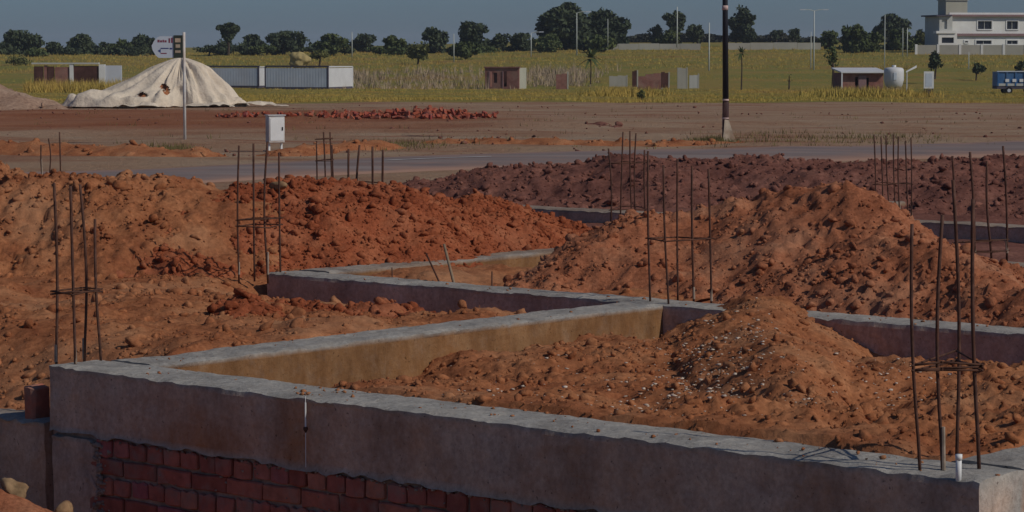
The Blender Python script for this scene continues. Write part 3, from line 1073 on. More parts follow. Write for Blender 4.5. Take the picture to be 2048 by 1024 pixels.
def rebar_cage(bars, ties, label, z0=TOP, rad=0.0066, seed=0):
    """bars: (base px, base py, top px, top py [, y]); ties: heights above the beam"""
    r = np.random.default_rng(900 + seed)
    B = []
    for q in bars:
        b = at_z(q[0], q[1], z0) if len(q) < 5 else at_y(q[0], q[1], q[4])
        t = at_y(q[2], q[3], b[1] + r.normal(0, 0.012))
        B.append((b, t))
    cx = np.mean([b[0] for b, t in B], 0); cy = np.mean([b[1] for b, t in B], 0)
    root = tag(empty('rebar_cage', (cx, cy, z0)), label, 'rebar cage', 'starter rebars standing on the beams')
    off = np.array([cx, cy, z0])
    for b, t in B:
        mb = MB()
        n = 9
        bend = r.normal(0, 0.011, 2)
        pts = []
        for k in range(n):
            w = k / (n - 1)
            q = b + (t - b) * w - off
            q[:2] += bend * math.sin(w * math.pi)
            if k == 0:
                q[2] = b[2] - off[2] - 0.06
            pts.append(q)
        mb.tube(pts, rad * r.uniform(0.92, 1.08), 8)
        bar = mb.build('bar', M['rust'], root, True)
        if r.random() < 0.45:
            h = r.uniform(0.05, 0.16)
            q0, q1 = b - off, b + (t - b) * (h / (t[2] - b[2])) - off
            mid = (q0 + q1) / 2
            MB().tube([q0, mid, q1], [rad * 1.25, rad * 1.15, rad * 1.02], 7).build('cement_splash', M['cement_splash'], bar)
    for hz in ties:
        pts = [b + (t - b) * (hz / max(t[2] - b[2], 0.1)) - off for b, t in B]
        c = np.mean(pts, 0)
        pts = sorted(pts, key=lambda q: math.atan2(q[1] - c[1], q[0] - c[0]))
        ring = []
        for q in pts:
            d = q - c; d[2] = 0
            ring.append(c + d * (1 + 0.016 / max(np.linalg.norm(d), 0.03)) + np.array([0, 0, r.normal(0, 0.006)]))
        mb = MB()
        for a, b2 in zip(ring, ring[1:] + ring[:1]):
            e = (b2 - a) * 0.04
            mb.tube([a - e, b2 + e], 0.0042, 6)
        mb.build('tie', M['rust_tie'], root, True)
    return root


rebar_cage([(112, 724, 108, 366), (151, 727, 141, 372), (168, 718, 160, 369), (203, 720, 190, 438)], [0.33, 0.345], 'rebar cage with a tie at mid height on the left front corner', seed=1)
rebar_cage([(1301, 603, 1296, 302), (1338, 608, 1327, 330), (1356, 597, 1355, 318), (1388, 598, 1384, 332), (1423, 602, 1417, 338)], [0.37], 'rebar cage where the two middle beams meet, left of the tall heap', seed=2)
rebar_cage([(1842, 940, 1824, 448), (1887, 940, 1885, 430), (1913, 914, 1906, 360), (1960, 938, 1946, 398)], [0.36, 0.375, 0.355], 'nearest rebar cage, on the right front corner', seed=3)
rebar_cage([(478, 549, 478, 291), (509, 545, 507, 287), (536, 549, 535, 283), (561, 545, 558, 305)], [0.32, 0.37], 'rebar cage on the corner of the second beam, in front of the white cabinet', seed=4)
rebar_cage([(636, 470, 633, 282), (650, 466, 647, 264), (664, 470, 660, 264), (672, 466, 664, 290)], [0.62, 0.8], 'thin rebars behind the red heap, right of the white cabinet', z0=0.90, seed=5, rad=0.006)
rebar_cage([(698, 500, 697, 298), (718, 494, 719, 290), (746, 500, 745, 293), (768, 496, 766, 300)], [0.5], 'rebars standing out of the red heap in the middle of its crest', z0=0.90, seed=6, rad=0.0085)
rebar_cage([(1222, 442, 1217, 297), (1241, 436, 1246, 264), (1264, 442, 1260, 262), (1271, 436, 1272, 266), (1291, 440, 1289, 300)], [0.1, 0.5], 'cluster of rebars on the far beam, mid picture, before the long dark heap', seed=7, rad=0.007)
rebar_cage([(1750, 436, 1748, 269), (1766, 432, 1762, 273), (1780, 436, 1772, 271), (1792, 432, 1787, 269), (1800, 436, 1797, 273), (1816, 432, 1811, 281), (1823, 436, 1822, 275)], [0.3], 'row of seven thin rebars behind the tall heap', seed=8, rad=0.0065)
rebar_cage([(1912, 512, 1905, 312), (1950, 508, 1940, 304), (1984, 512, 1974, 322), (2014, 506, 2006, 292)], [0.02, 0.1], 'rebar cage on the far beam at the right edge', seed=9, rad=0.0085)
rebar_cage([(84, 350, 82, 290, 23.0), (99, 345, 97, 277, 23.2), (121, 350, 119, 264, 23.0)], [], 'three short rebars behind the left soil heap', z0=1.1, seed=10, rad=0.006)

# leaning stakes and stub bars in the second room
M['wood'] = plain('weathered_wood', (0.27, 0.20, 0.135), 0.9, 0.1, 0.35, 12)
for k, (b, t, rad, lab, mat) in enumerate([
        ((906, 566), (888, 488), 0.011, 'pale wooden stake leaning left before the tan wall', 'wood'),
        ((880, 560), (852, 506), 0.007, 'thin dark stake leaning beside the pale one', 'rust'),
        ((984, 566), (984, 543), 0.006, 'short dark stub bar right of the leaning stakes', 'rust'),
        ((785, 560), (784, 535), 0.005, 'short dark stub bar left of the leaning stakes', 'rust')]):
    p0, p1 = at_y(b[0], b[1], 17.15), at_y(t[0], t[1], 17.25)
    p0[2] -= 0.30
    p0[0] += (b[0] - t[0]) * 0.0045
    mb = MB().tube([q - p0 for q in (p0, p0 * 0.5 + p1 * 0.5, p1)], [rad, rad * 0.95, rad * 0.8], 7)
    tag(mb.build('stake', M[mat], None, True, loc=p0), lab, 'stake')

# white pipe stub on the right corner, plumb line on the front face
p = at_z(1917, 955, TOP)
pr = tag(empty('pipe_stub', p), 'short white pipe stub upright on the right corner of the front beam', 'pipe')
MB().tube([(0, 0, -0.03), (0, 0, 0.075)], 0.0105, 10).build('pipe', M['white_paint'], pr, True)
MB().tube([(0, 0, 0.062), (0, 0, 0.082)], 0.0125, 10).build('collar', M['white_paint'], pr, True)
x, y = loc2w(1.715, -0.016)
pl = tag(empty('plumb_line', (float(x), float(y), TOP)), 'thin white plumb line hanging down the face of the front beam', 'plumb line')
MB().tube([(0.0, 0.02, 0.004), (0, 0, 0.004), (0, 0, -0.30)], 0.0015, 6).build('string', M['white_paint'], pl)
MB().tube([(0, 0, -0.02), (0, 0, -0.125)], 0.0034, 6).build('reel', M['white_paint'], pl)
MB().tube([(0, 0, -0.125), (0, 0, -0.135), (0, 0, -0.15)], [0.009, 0.011, 0.003], 8).build('bob', M['rust'], pl)


# ---------------------------------------------------------------- roadside: sign, cabinet, pole
M['steel_white'] = plain('white_steel', (0.66, 0.66, 0.64), 0.55, 0.35, 0.10, 3, dirt=(0.45, 0.34, 0.26))
M['sign_face'] = plain('sign_face', (0.55, 0.60, 0.66), 0.5, 0.3, 0.06, 3)
M['sign_dark'] = plain('sign_dark', (0.035, 0.045, 0.035), 0.6, 0.3, 0.2, 6)
M['sign_red'] = plain('sign_red', (0.24, 0.06, 0.09), 0.6, 0.3, 0.2, 6)
M['sign_blue'] = plain('sign_blue', (0.05, 0.07, 0.22), 0.6, 0.3, 0.2, 6)
M['pole_paint'] = plain('black_pole_paint', (0.014, 0.016, 0.024), 0.5, 0.35, 0.3, 2)
M['pole_low'] = plain('brown_pole_paint', (0.045, 0.018, 0.016), 0.6, 0.3, 0.4, 3)
M['pole_band'] = plain('pale_band', (0.55, 0.40, 0.36), 0.7, 0.2, 0.2, 6)
M['plinth'] = plain('whitewashed_block', (0.52, 0.43, 0.32), 0.95, 0.1, 0.3, 4, dirt=(0.33, 0.19, 0.12), bumpd=0.03)
M['dark_hole'] = plain('dark_interior', (0.012, 0.010, 0.012), 0.9, 0.05, 0.3, 2)
M['black_plate'] = plain('black_plate', (0.02, 0.02, 0.022), 0.6, 0.3, 0.2, 4)


def gz(x, y):
    return float(terrain(np.array([x]), np.array([y]))[0])


def ground_at(px, y):
    """ground point below a photo column at distance y"""
    x = (px - 1024) / FPX * y * math.cos(PITCH)
    return np.array([x, y, gz(x, y)])


def solve_y(px, py, lo=40.0, hi=420.0):
    """distance at which the terrain passes through a place of the photograph"""
    ys = np.linspace(lo, hi, 1600)
    ray = _ray(px, py)
    zz = ZC + ray[2] / ray[1] * ys
    xx = ray[0] / ray[1] * ys
    d = terrain(xx, ys) - zz
    k = np.argmax(d > 0)
    return float(ys[k])


# sign on a white post
py_ = solve_y(368, 279)
g0 = ground_at(368, py_)
S1 = py_ / FPX
sg = tag(empty('sign', g0), 'white sign board with a dark panel on a tall thin white post', 'sign')
H = (279 - 66) * S1
MB().tube([(0, 0, -0.2), (0, 0, H)], 0.038, 10).build('post', M['steel_white'], sg, True)
def q(px, py):
    return ((px - 368) * S1, (279 - py) * S1)
outline = [q(352, 74), q(352, 117), q(318, 117), q(312, 112), q(306, 102), q(304, 93), q(309, 83), q(316, 76), q(322, 74)]
n = len(outline)
vs = [(a, -0.055, b) for a, b in outline] + [(a, -0.03, b) for a, b in outline]
fs = [tuple(range(n)), tuple(range(2 * n - 1, n - 1, -1))] + [(i, n + i, n + (i + 1) % n, (i + 1) % n) for i in range(n)]
bd = mesh('board', vs, fs, M['sign_face'], sg)
def plate(name, mat, parent, px0, px1, py0, py1, y0, y1):
    a, b = q(px0, py1), q(px1, py0)
    return MB().box(a[0], b[0], y0, y1, a[1], b[1]).build(name, mat, parent)
dp = plate('dark_panel', M['sign_dark'], sg, 348, 366, 72, 117, -0.075, -0.045)
for (a, b, c, d) in ((351, 362, 78, 86), (352, 361, 90, 97), (351, 362, 102, 107)):
    plate('panel_mark', M['plinth'], dp, a, b, c, d, -0.080, -0.0745)
for k, (a, b, c, d, mt) in enumerate([(316, 320, 81, 86, 'sign_red'), (321, 325, 82, 86, 'sign_red'), (326, 329, 81, 86, 'sign_red'), (330, 334, 82, 86, 'sign_red'),
                                      (338, 341, 78, 87, 'sign_red'), (343, 346, 77, 87, 'sign_red'),
                                      (322, 338, 97, 99, 'sign_blue'), (322, 334, 107, 109, 'sign_red'), (340, 345, 97, 100, 'sign_blue')]):
    plate('lettering', M[mt], bd, a, b, c, d, -0.059, -0.0545)
a, b, c = q(316, 103), q(322, 99), q(322, 107)
mesh('arrow', [(a[0], -0.058, a[1]), (b[0], -0.058, b[1]), (c[0], -0.058, c[1])], [(0, 2, 1)], M['sign_blue'], bd)
MB().box(-0.62, 0.0, -0.03, -0.012, (279 - 100) * S1, (279 - 98) * S1).build('brace', M['steel_white'], sg)

# white street cabinet on two legs
py_ = solve_y(547, 303)
g0 = ground_at(549, py_)
S1 = py_ / FPX
cb = tag(empty('street_cabinet', g0, R(24)), 'white metal cabinet on two legs beside the road', 'cabinet')
w, d_, hb, ht = 0.40, 0.26, (303 - 286) * S1, (303 - 232) * S1
MB().box(-w / 2, w / 2, -d_ / 2, d_ / 2, hb, ht).build('housing', M['steel_white'], cb, bevel=0.012)
dr = MB().box(-w / 2 + 0.03, w / 2 - 0.03, -d_ / 2 - 0.012, -d_ / 2 - 0.001, hb + 0.05, ht - 0.06).build('door', M['white_paint'], cb, bevel=0.004)
MB().box(w / 2 - 0.075, w / 2 - 0.05, -d_ / 2 - 0.03, -d_ / 2 - 0.0125, hb + 0.30, hb + 0.38).build('handle', M['black_plate'], dr)
MB().box(-w / 2 - 0.025, w / 2 + 0.025, -d_ / 2 - 0.03, d_ / 2 + 0.02, ht + 0.001, ht + 0.022).build('rain_cap', M['steel_white'], cb, bevel=0.006)
for sx in (-1, 1):
    MB().box(sx * 0.155 - 0.022, sx * 0.155 + 0.022, -0.03, 0.03, -0.15, hb - 0.001).build('leg', M['white_paint'], cb)
MB().box(-0.25, 0.25, -0.18, 0.18, -0.15, 0.02).build('footing', M['plinth'], cb)

# tall black pole with a whitewashed block at its foot
py_ = solve_y(1452, 284)
g0 = ground_at(1452, py_)
S1 = py_ / FPX
pl2 = tag(empty('utility_pole', g0), 'tall black utility pole with pale bands and a whitewashed block at its foot', 'utility pole')
MB().tube([(0, 0, -0.3), (0, 0, (284 - 205) * S1), (-0.01, 0, (284 - 205) * S1)], [0.088, 0.082, 0.082], 14).build('lower_shaft', M['pole_low'], pl2, True)
MB().tube([(0, 0, (284 - 205) * S1), (-0.03, 0, 3.6), (-0.06, 0, 7.6)], [0.080, 0.070, 0.055], 14).build('upper_shaft', M['pole_paint'], pl2, True)
for z0, z1, rr, xx in (((284 - 203) * S1, (284 - 199) * S1, 0.087, 0.0), ((284 - 22) * S1, (284 - 13) * S1, 0.079, -0.03), ((284 - 239) * S1, (284 - 236) * S1, 0.089, 0)):
    MB().tube([(xx, 0, z0), (xx, 0, z1)], rr, 14).build('band', M['pole_band'], pl2, True)
bm_v = [(-0.09, -0.16, -0.1), (0.30, -0.16, -0.1), (0.30, 0.2, -0.1), (-0.09, 0.2, -0.1), (-0.05, -0.13, 0.30), (0.17, -0.13, 0.27), (0.17, 0.15, 0.27), (-0.05, 0.15, 0.30),
        (-0.03, -0.09, 0.58), (0.08, -0.09, 0.56), (0.08, 0.11, 0.56), (-0.03, 0.11, 0.58)]
bm_f = [(8, 9, 10, 11)] + [(a + b, a + (b + 1) % 4, a + 4 + (b + 1) % 4, a + 4 + b) for a in (0, 4) for b in range(4)]
fb = mesh('foot_block', bm_v, bm_f, M['plinth'], pl2)
MB().box(-0.5, 0.5, -0.03, 0.03, 7.1, 7.18).build('cross_arm', M['pole_low'], pl2)
for sx in (-0.42, 0, 0.42):
    MB().tube([(sx - 0.05, 0, 7.181), (sx - 0.05, 0, 7.24), (sx - 0.05, 0, 7.32)], [0.03, 0.045, 0.02], 8).build('insulator', M['steel_white'], pl2)

# ---------------------------------------------------------------- sheet-covered heap, brick spread
M['sheet'] = plain('dusty_sheet', (0.70, 0.60, 0.47), 0.85, 0.15, 0.12, 1.8, dirt=(0.56, 0.47, 0.38), bumpd=0.25)
TY = solve_y(367, 214)
T0 = ground_at(362, TY)
S1 = TY / FPX
hp = tag(empty('covered_heap', T0), 'heap under a dusty white sheet with torn openings, left of the sign post', 'covered heap')
nth, nr = 200, 46
th = np.linspace(0, 2 * math.pi, nth, endpoint=False)
rr = np.linspace(0, 1, nr)
TH2, RR = np.meshgrid(th, rr)
cx, sx = np.cos(TH2), np.sin(TH2)
kx = sstep(-0.5, 0.5, cx)
rad = (1 - kx) * (4.3 + 0.25 * np.sin(2 * TH2 + 1)) + kx * (2.75 + 0.15 * np.sin(3 * TH2))
rad = rad * (0.62 + 0.38 * np.abs(cx)) * (1 + 0.14 * noise3(cx * 2.2, sx * 2.2, seed=3) + 0.10 * noise3(cx * 7, sx * 7, seed=4))
prof = np.interp(RR, [0, 0.10, 0.25, 0.45, 0.63, 0.78, 0.93, 1.0], [1.0, 0.94, 0.79, 0.54, 0.34, 0.24, 0.15, 0.02])
profr = np.interp(RR, [0, 0.12, 0.3, 0.45, 0.62, 0.77, 0.9, 1.0], [1.0, 0.96, 0.87, 0.75, 0.54, 0.28, 0.12, 0.02])
k = sstep(-0.4, 0.4, cx)
zz = 2.28 * (prof * (1 - k) + profr * k)
wq = 0.10 * noise3(RR * 4, cx * 3, sx * 3, seed=8)
fold = noise3(cx * 6 + wq * 9, sx * 6, RR * 1.6, seed=9) * 0.7 + noise3(cx * 15, sx * 15 + wq * 14, RR * 2.5, seed=10) * 0.45 + 0.5 * noise3(cx * 3, sx * 3, RR * 5, seed=11)
fade = sstep(0.05, 0.45, RR)
xx, yy = rad * RR * cx, rad * RR * sx * 0.85
nrm = 0.19 * fold * fade * (1 - 0.3 * sstep(0.8, 1, RR))
xx, yy = xx + cx * nrm, yy + sx * nrm
zz = zz + 0.05 * fold * fade + 0.30 * np.abs(noise3(xx / 0.55, yy / 0.4, seed=14)) * sstep(0.55, 0.8, RR) * (1 - sstep(0.93, 1.0, RR))
vs = np.stack([xx.ravel(), yy.ravel(), zz.ravel()], 1)
i = np.arange(nth * nr).reshape(nr, nth)
j = np.roll(i, -1, 1)
fs = np.stack([i[:-1], j[:-1], j[1:], i[1:]], -1).reshape(-1, 4)
ctr = vs[fs].mean(1)
keep = np.ones(len(fs), bool)
for (hx, hz, hw, hh) in ((334, 172, 8, 5), (342, 181, 4, 8), (297, 188, 10, 5)):
    ex, ez = (hx - 362) * S1, (214 - hz) * S1
    wob = 1 + 0.35 * noise3(ctr[:, 0] * 4, ctr[:, 2] * 4, seed=21)
    keep &= ~((ctr[:, 1] < 0) & (((ctr[:, 0] - ex) / (hw * S1)) ** 2 + ((ctr[:, 2] - ez) / (hh * S1)) ** 2 < wob))
mesh('sheet', vs, fs[keep], M['sheet'], hp, smooth=True)
vin = vs * np.array([0.94, 0.94, 0.95]) - np.array([0, 0, 0.06])
vin[:, 2] += 0.05 * noise3(vin[:, 0] / 0.2, vin[:, 1] / 0.2, seed=30)
mesh('mound', vin, fs, M['soil_brown'], hp, smooth=False)
# loose ends of the sheet
for (x0, x1, z, seed) in ((1.8, 4.9, 0.26, 1), (-4.9, -2.9, 0.5, 2), (0.2, 2.6, 0.30, 3), (-2.8, -0.4, 0.26, 4)):
    xs, ys = np.linspace(x0, x1, 34), np.linspace(-0.75, 0.35, 12)
    X, Y = np.meshgrid(xs, ys)
    e = np.minimum((X - x0), (x1 - X)) / (x1 - x0)
    Z = 0.03 + z * (0.35 + 0.8 * np.abs(noise3(X / 0.45, Y / 0.4, seed=seed))) * np.minimum(1, 4 * e + 0.15) * (1 - ((Y + 0.2) / 0.75) ** 2 * 0.8)
    Y = Y * (0.55 + 0.6 * sstep(0.0, 0.3, e)) + 0.15 * noise3(X / 0.6, 0 * X, seed=seed + 5)
    i = np.arange(X.size).reshape(X.shape)
    f2 = np.stack([i[:-1, :-1], i[:-1, 1:], i[1:, 1:], i[1:, :-1]], -1).reshape(-1, 4)
    Y = Y - {1: 0.2, 2: 0.3, 3: 1.75, 4: 2.15}[seed]
    mesh('sheet_end', np.stack([X.ravel(), Y.ravel(), Z.ravel()], 1), f2, M['sheet'], hp, smooth=True)

BY = solve_y(800, 236)
b0 = ground_at(800, BY)
M['brick_far'] = brick_material('loose_red_brick', (0.36, 0.085, 0.05))
FARB = [brick_data('spread_brick', 0.24, 0.115, 0.08, 70 + q, M['brick_far']) for q in range(4)]
bp = tag(empty('brick_spread', b0), 'long low spread of tumbled red bricks across the flat', 'brick pile')
r = np.random.default_rng(31)
S1 = BY / FPX
for k in range(285):
    px = r.triangular(585, 860, 1000) if k < 230 else r.uniform(420, 700)
    x = (px - 800) * S1 * 1.03
    dens = math.exp(-((px - 850) / 110.0) ** 2)
    y = r.normal(0, 0.9) + (2.5 if k >= 230 else 0)
    zmax = 0.04 + 0.22 * dens * math.exp(-(y / 0.9) ** 2) + 0.05
    z = r.uniform(0.0, 1) ** 1.2 * zmax
    o = link('brick', FARB[k % 4], bp, (x, y, gz(b0[0] + x, b0[1] + y) - b0[2] + 0.03 + z),
             (r.normal(0, 0.5), r.normal(0, 0.5) + (1.5 if r.random() < 0.3 else 0), r.uniform(0, 3.1)))

# ---------------------------------------------------------------- buildings and walls beyond the flat
def wall_open(x0, x1, z0, z1, y0, y1, holes):
    """a wall slab in the xz plane with real openings"""
    mb = MB()
    xs = sorted({x0, x1, *[h[0] for h in holes], *[h[1] for h in holes]})
    zs = sorted({z0, z1, *[h[2] for h in holes], *[h[3] for h in holes]})
    for a, b in zip(xs[:-1], xs[1:]):
        run = None
        for c, d in zip(zs[:-1], zs[1:]):
            mx, mz = (a + b) / 2, (c + d) / 2
            solid = not any(h[0] < mx < h[1] and h[2] < mz < h[3] for h in holes)
            if solid:
                run = (run[0], d) if run else (c, d)
            if (not solid or d == zs[-1]) and run:
                mb.box(a, b, y0, y1, run[0], run[1])
                run = None
    return mb


M['plaster'] = plain('white_plaster', (0.78, 0.78, 0.74), 0.9, 0.1, 0.07, 0.5, dirt=(0.66, 0.64, 0.60))
M['plaster_grey'] = plain('grey_plaster', (0.50, 0.50, 0.46), 0.9, 0.1, 0.08, 0.6)
M['plaster_cream'] = plain('cream_plaster', (0.42, 0.41, 0.33), 0.9, 0.1, 0.08, 0.6)
M['pink_trim'] = plain('pink_trim', (0.26, 0.165, 0.165), 0.85, 0.1, 0.15, 0.8)
M['glass'] = plain('dark_glass', (0.016, 0.018, 0.028), 0.25, 0.5, 0.3, 2)
M['brickwork'] = plain('distant_brickwork', (0.26, 0.12, 0.095), 0.95, 0.05, 0.3, 2.0, dirt=(0.34, 0.22, 0.17))
M['brickwork_dark'] = plain('dark_brickwork', (0.095, 0.045, 0.036), 0.95, 0.05, 0.35, 1.5)
M['tin'] = plain('blue_grey_tin', (0.55, 0.60, 0.66), 0.6, 0.3, 0.12, 0.8, dirt=(0.58, 0.58, 0.60))
M['tin_white'] = plain('white_tin', (0.62, 0.62, 0.62), 0.6, 0.3, 0.08, 0.8)
M['tin_dark'] = plain('dark_rail', (0.085, 0.075, 0.10), 0.7, 0.2, 0.2, 1)
M['blue_body'] = plain('blue_body', (0.035, 0.13, 0.32), 0.5, 0.3, 0.25, 1.2, dirt=(0.10, 0.17, 0.27))
M['tyre'] = plain('tyre', (0.02, 0.02, 0.02), 0.9, 0.1, 0.2, 3)
M['galv'] = plain('lamp_post_paint', (0.52, 0.55, 0.50), 0.6, 0.3, 0.06, 2)
M['palewall'] = plain('pale_boundary_wall', (0.40, 0.38, 0.32), 0.9, 0.1, 0.15, 0.25)
M['hay'] = plain('dry_heap', (0.42, 0.33, 0.15), 0.95, 0.05, 0.3, 1.0)

# the white house on the rise
HY = 372.0
K = HY / FPX
hx0 = (1868 - 1024) * K
hz0 = gz(hx0 + 8, HY) - 0.4
def zpx(py, y=HY):
    return at_y(1024, py, y)[2]
hs = tag(empty('house', (hx0, HY, hz0), R(10)), 'white two storey house with dark window openings on the rise', 'house')
def hx(px): return (px - 1868) * K
def hz(py): return zpx(py) - hz0
X1 = hx(2170)
wins_up = [(hx(1956), hx(1985), hz(58), hz(42)), (hx(2017), hx(2040), hz(58), hz(42)), (hx(2080), hx(2108), hz(58), hz(42))]
wins_lo = [(hx(1953), hx(1985), hz(88), hz(81)), (hx(2018), hx(2040), hz(88), hz(81)), (hx(2080), hx(2110), hz(88), hz(81)), (hx(1929), hx(1936), hz(85), hz(82))]
XL = hx(1897)
wall_open(XL, X1, hz(67), hz(33), 0, 0.3, wins_up).build('wall', M['plaster'], hs)
wall_open(XL, X1, -0.5, hz(72), 0, 0.3, wins_lo).build('wall', M['plaster'], hs)
MB().box(XL + 0.001, X1, 0.31, 9.0, -0.5, hz(33) - 0.1).build('rear_block', M['plaster_grey'], hs)
MB().box(XL - 0.15, X1 + 0.2, -0.35, 0.29, hz(72) + 0.003, hz(67) - 0.003).build('floor_band', M['pink_trim'], hs)
rf2 = MB().box(XL - 0.35, X1 + 0.35, -0.55, 9.2, hz(33) + 0.003, hz(29)).build('roof', M['pink_trim'], hs)
MB().box(XL - 0.1, X1 + 0.1, -0.2, 0.1, hz(29) + 0.003, hz(25)).build('parapet', M['plaster'], rf2)
tw = MB().box(hx(1899), hx(1944), 2.0, 5.4, hz(29) + 0.003, hz(0)).build('stair_tower', M['plaster_cream'], hs)
MB().box(hx(1897), hx(1946), 1.8, 5.6, hz(0) + 0.003, hz(-3)).build('tower_slab', M['plaster_grey'], tw)
for (a, b, c, d) in wins_up + wins_lo:
    w_ = MB()
    e = 0.16
    w_.box(a - e, a - 0.002, -0.08, 0.05, c - e, d + e).box(b + 0.002, b + e, -0.08, 0.05, c - e, d + e)
    w_.box(a - 0.001, b + 0.001, -0.08, 0.05, d + 0.002, d + e).box(a - 0.001, b + 0.001, -0.12, 0.05, c - e, c - 0.002)
    wn_ = w_.build('window', M['white_paint'], hs)
    MB().box(a - 0.05, b + 0.05, 0.20, 0.28, c - 0.05, d + 0.05).build('pane', M['glass'], wn_)
    MB().box((a + b) / 2 - 0.03, (a + b) / 2 + 0.03, 0.12, 0.19, c, d).build('mullion', M['plaster_grey'], wn_)
# projecting left bay
bayx0, bayx1 = hx(1867), hx(1897) - 0.003
ub = wall_open(hx(1870), bayx1, hz(62), hz(33), -1.2, -0.95, [(hx(1875), hx(1886), hz(58), hz(39))]).build('bay_wall', M['plaster_grey'], hs)
MB().box(hx(1875) - 0.05, hx(1886) + 0.05, -0.9, -0.8, hz(58) - 0.05, hz(39) + 0.05).build('pane', M['glass'], ub)
lb = wall_open(bayx0, bayx1 + 0.6, -0.5, hz(67), -1.5, -1.25, [(hx(1874), hx(1899), hz(86), hz(75))]).build('bay_wall', M['plaster'], hs)
MB().box(hx(1874) - 0.05, hx(1899) + 0.05, -1.15, -1.05, hz(86) - 0.05, hz(75) + 0.05).build('pane', M['glass'], lb)
MB().box(hx(1870), bayx1, -0.94, 5.0, -0.5, hz(33)).build('bay_side', M['plaster_grey'], hs)
MB().box(bayx0 - 0.4, bayx1 + 0.4, -1.7, -0.40, hz(67) + 0.003, hz(62) - 0.003).build('balcony_slab', M['plaster'], hs)
MB().box(hx(1862), bayx1 - 0.2, -1.6, 5.1, hz(33) + 0.003, hz(30)).build('bay_roof', M['tin_dark'], hs)
# its white boundary wall
WY = 362.0
bw = tag(empty('boundary_wall', ((1828 - 1024) / FPX * WY, WY, zpx(110, WY) - 0.6)), 'long white boundary wall in front of the white house', 'wall')
MB().box(0, 27, 0, 0.25, 0, zpx(90, WY) - zpx(110, WY) + 0.6).build('panel', M['palewall'], bw)
for k in range(10):
    MB().box(k * 3.0 - 0.02, k * 3.0 + 0.3, -0.06, 0.31, 0, zpx(88.5, WY) - zpx(110, WY) + 0.6).build('pier', M['plaster'], bw)

# pale wall on the ridge, dark hedge beyond
RYw = 398.0
def strip_wall(name, px0, px1, pyt, pyb, y, mat, lab, cat, pier=None, thick=0.25):
    a, b = (px0 - 1024) / FPX * y, (px1 - 1024) / FPX * y
    zb, zt = zpx(pyb, y), zpx(pyt, y)
    e = tag(empty(name, (a, y, zb)), lab, cat)
    L = b - a
    nseg = max(2, int(L / 3.0))
    for k in range(nseg):
        MB().box(k * L / nseg + 0.02, (k + 1) * L / nseg - 0.02, 0, thick, -0.8, (zt - zb) * (0.92 + 0.12 * ((k * 7) % 5) / 5)).build('panel', mat, e)
    return e
strip_wall('boundary_wall', 1195, 1400, 87, 97, RYw, M['palewall'], 'pale boundary wall on the grassy ridge left of the black pole', 'wall')
strip_wall('boundary_wall', 1452, 1640, 85, 96, RYw, M['palewall'], 'pale boundary wall on the grassy ridge right of the black pole', 'wall')

# shipping container style cabins
def container(px0, px1, pxe, pyt, pyb, y, lab, L=8.4, Wd=2.6, ang=18, sidemat='tin'):
    g = ground_at(px1, y)
    a = R(ang)
    Hh = (pyb - pyt) * y / FPX
    L = (px1 - px0) * y / FPX / math.cos(a)
    Wd = max(0.6, (pxe - px1) * y / FPX / math.sin(a))
    z0 = zpx(pyb, y)
    e = tag(empty('container', (g[0], y, z0), -a), lab, 'container', 'containers beyond the flat')
    # local: the near corner is the origin; the long side runs to -x, the end to +y
    def corr(n, L_):
        xs, ys = [], []
        p = L_ / n
        for k in range(n):
            for fx, dy in ((0, 0), (0.3, 0), (0.5, 0.006), (0.8, 0.006)):
                xs.append((k + fx) * p); ys.append(dy)
        xs.append(L_); ys.append(0)
        return xs, ys
    xs, ys = corr(int(L / 0.28), L)
    v = [(-x_, -0.0 + y_, 0.12) for x_, y_ in zip(xs, ys)] + [(-x_, 0.0 + y_, Hh - 0.12) for x_, y_ in zip(xs, ys)]
    m_ = len(xs)
    mesh('long_side', v, [(k + 1, k, m_ + k, m_ + k + 1) for k in range(m_ - 1)], M[sidemat], e)
    xs, ys = corr(max(3, int(Wd / 0.28)), Wd)
    v = [(-y_, x_, 0.12) for x_, y_ in zip(xs, ys)] + [(-y_, x_, Hh - 0.12) for x_, y_ in zip(xs, ys)]
    m_ = len(xs)
    mesh('end', v, [(k, k + 1, m_ + k + 1, m_ + k) for k in range(m_ - 1)], M['tin_white'], e)  # sunlight put into the colour: end whiter than the long side
    for (x_, y_) in ((0.02, -0.02), (-L, -0.02), (0.02, Wd), (-L, Wd)):
        MB().box(x_ - 0.14, x_, y_, y_ + 0.14, 0, Hh).build('corner_post', M['tin_dark'] if y_ < 0 else M['tin_white'], e)
    MB().box(-L - 0.05, 0.05, -0.03, 0.16, Hh + 0.002, Hh + 0.12).build('top_rail', M['tin_dark'], e)
    MB().box(-L, 0, 0.17, Wd, Hh - 0.05, Hh + 0.04).build('roof', M['tin_white'], e)
    MB().box(-L, 0, -0.02, Wd, -0.3, 0.115).build('base_frame', M['tin_dark'], e)
    return e
container(528, 656, 697, 134, 177, 245.0, 'pale blue grey container with its sunlit end coloured white')
container(400, 517, 526, 134, 174, 252.0, 'blue grey container half hidden by the covered heap')

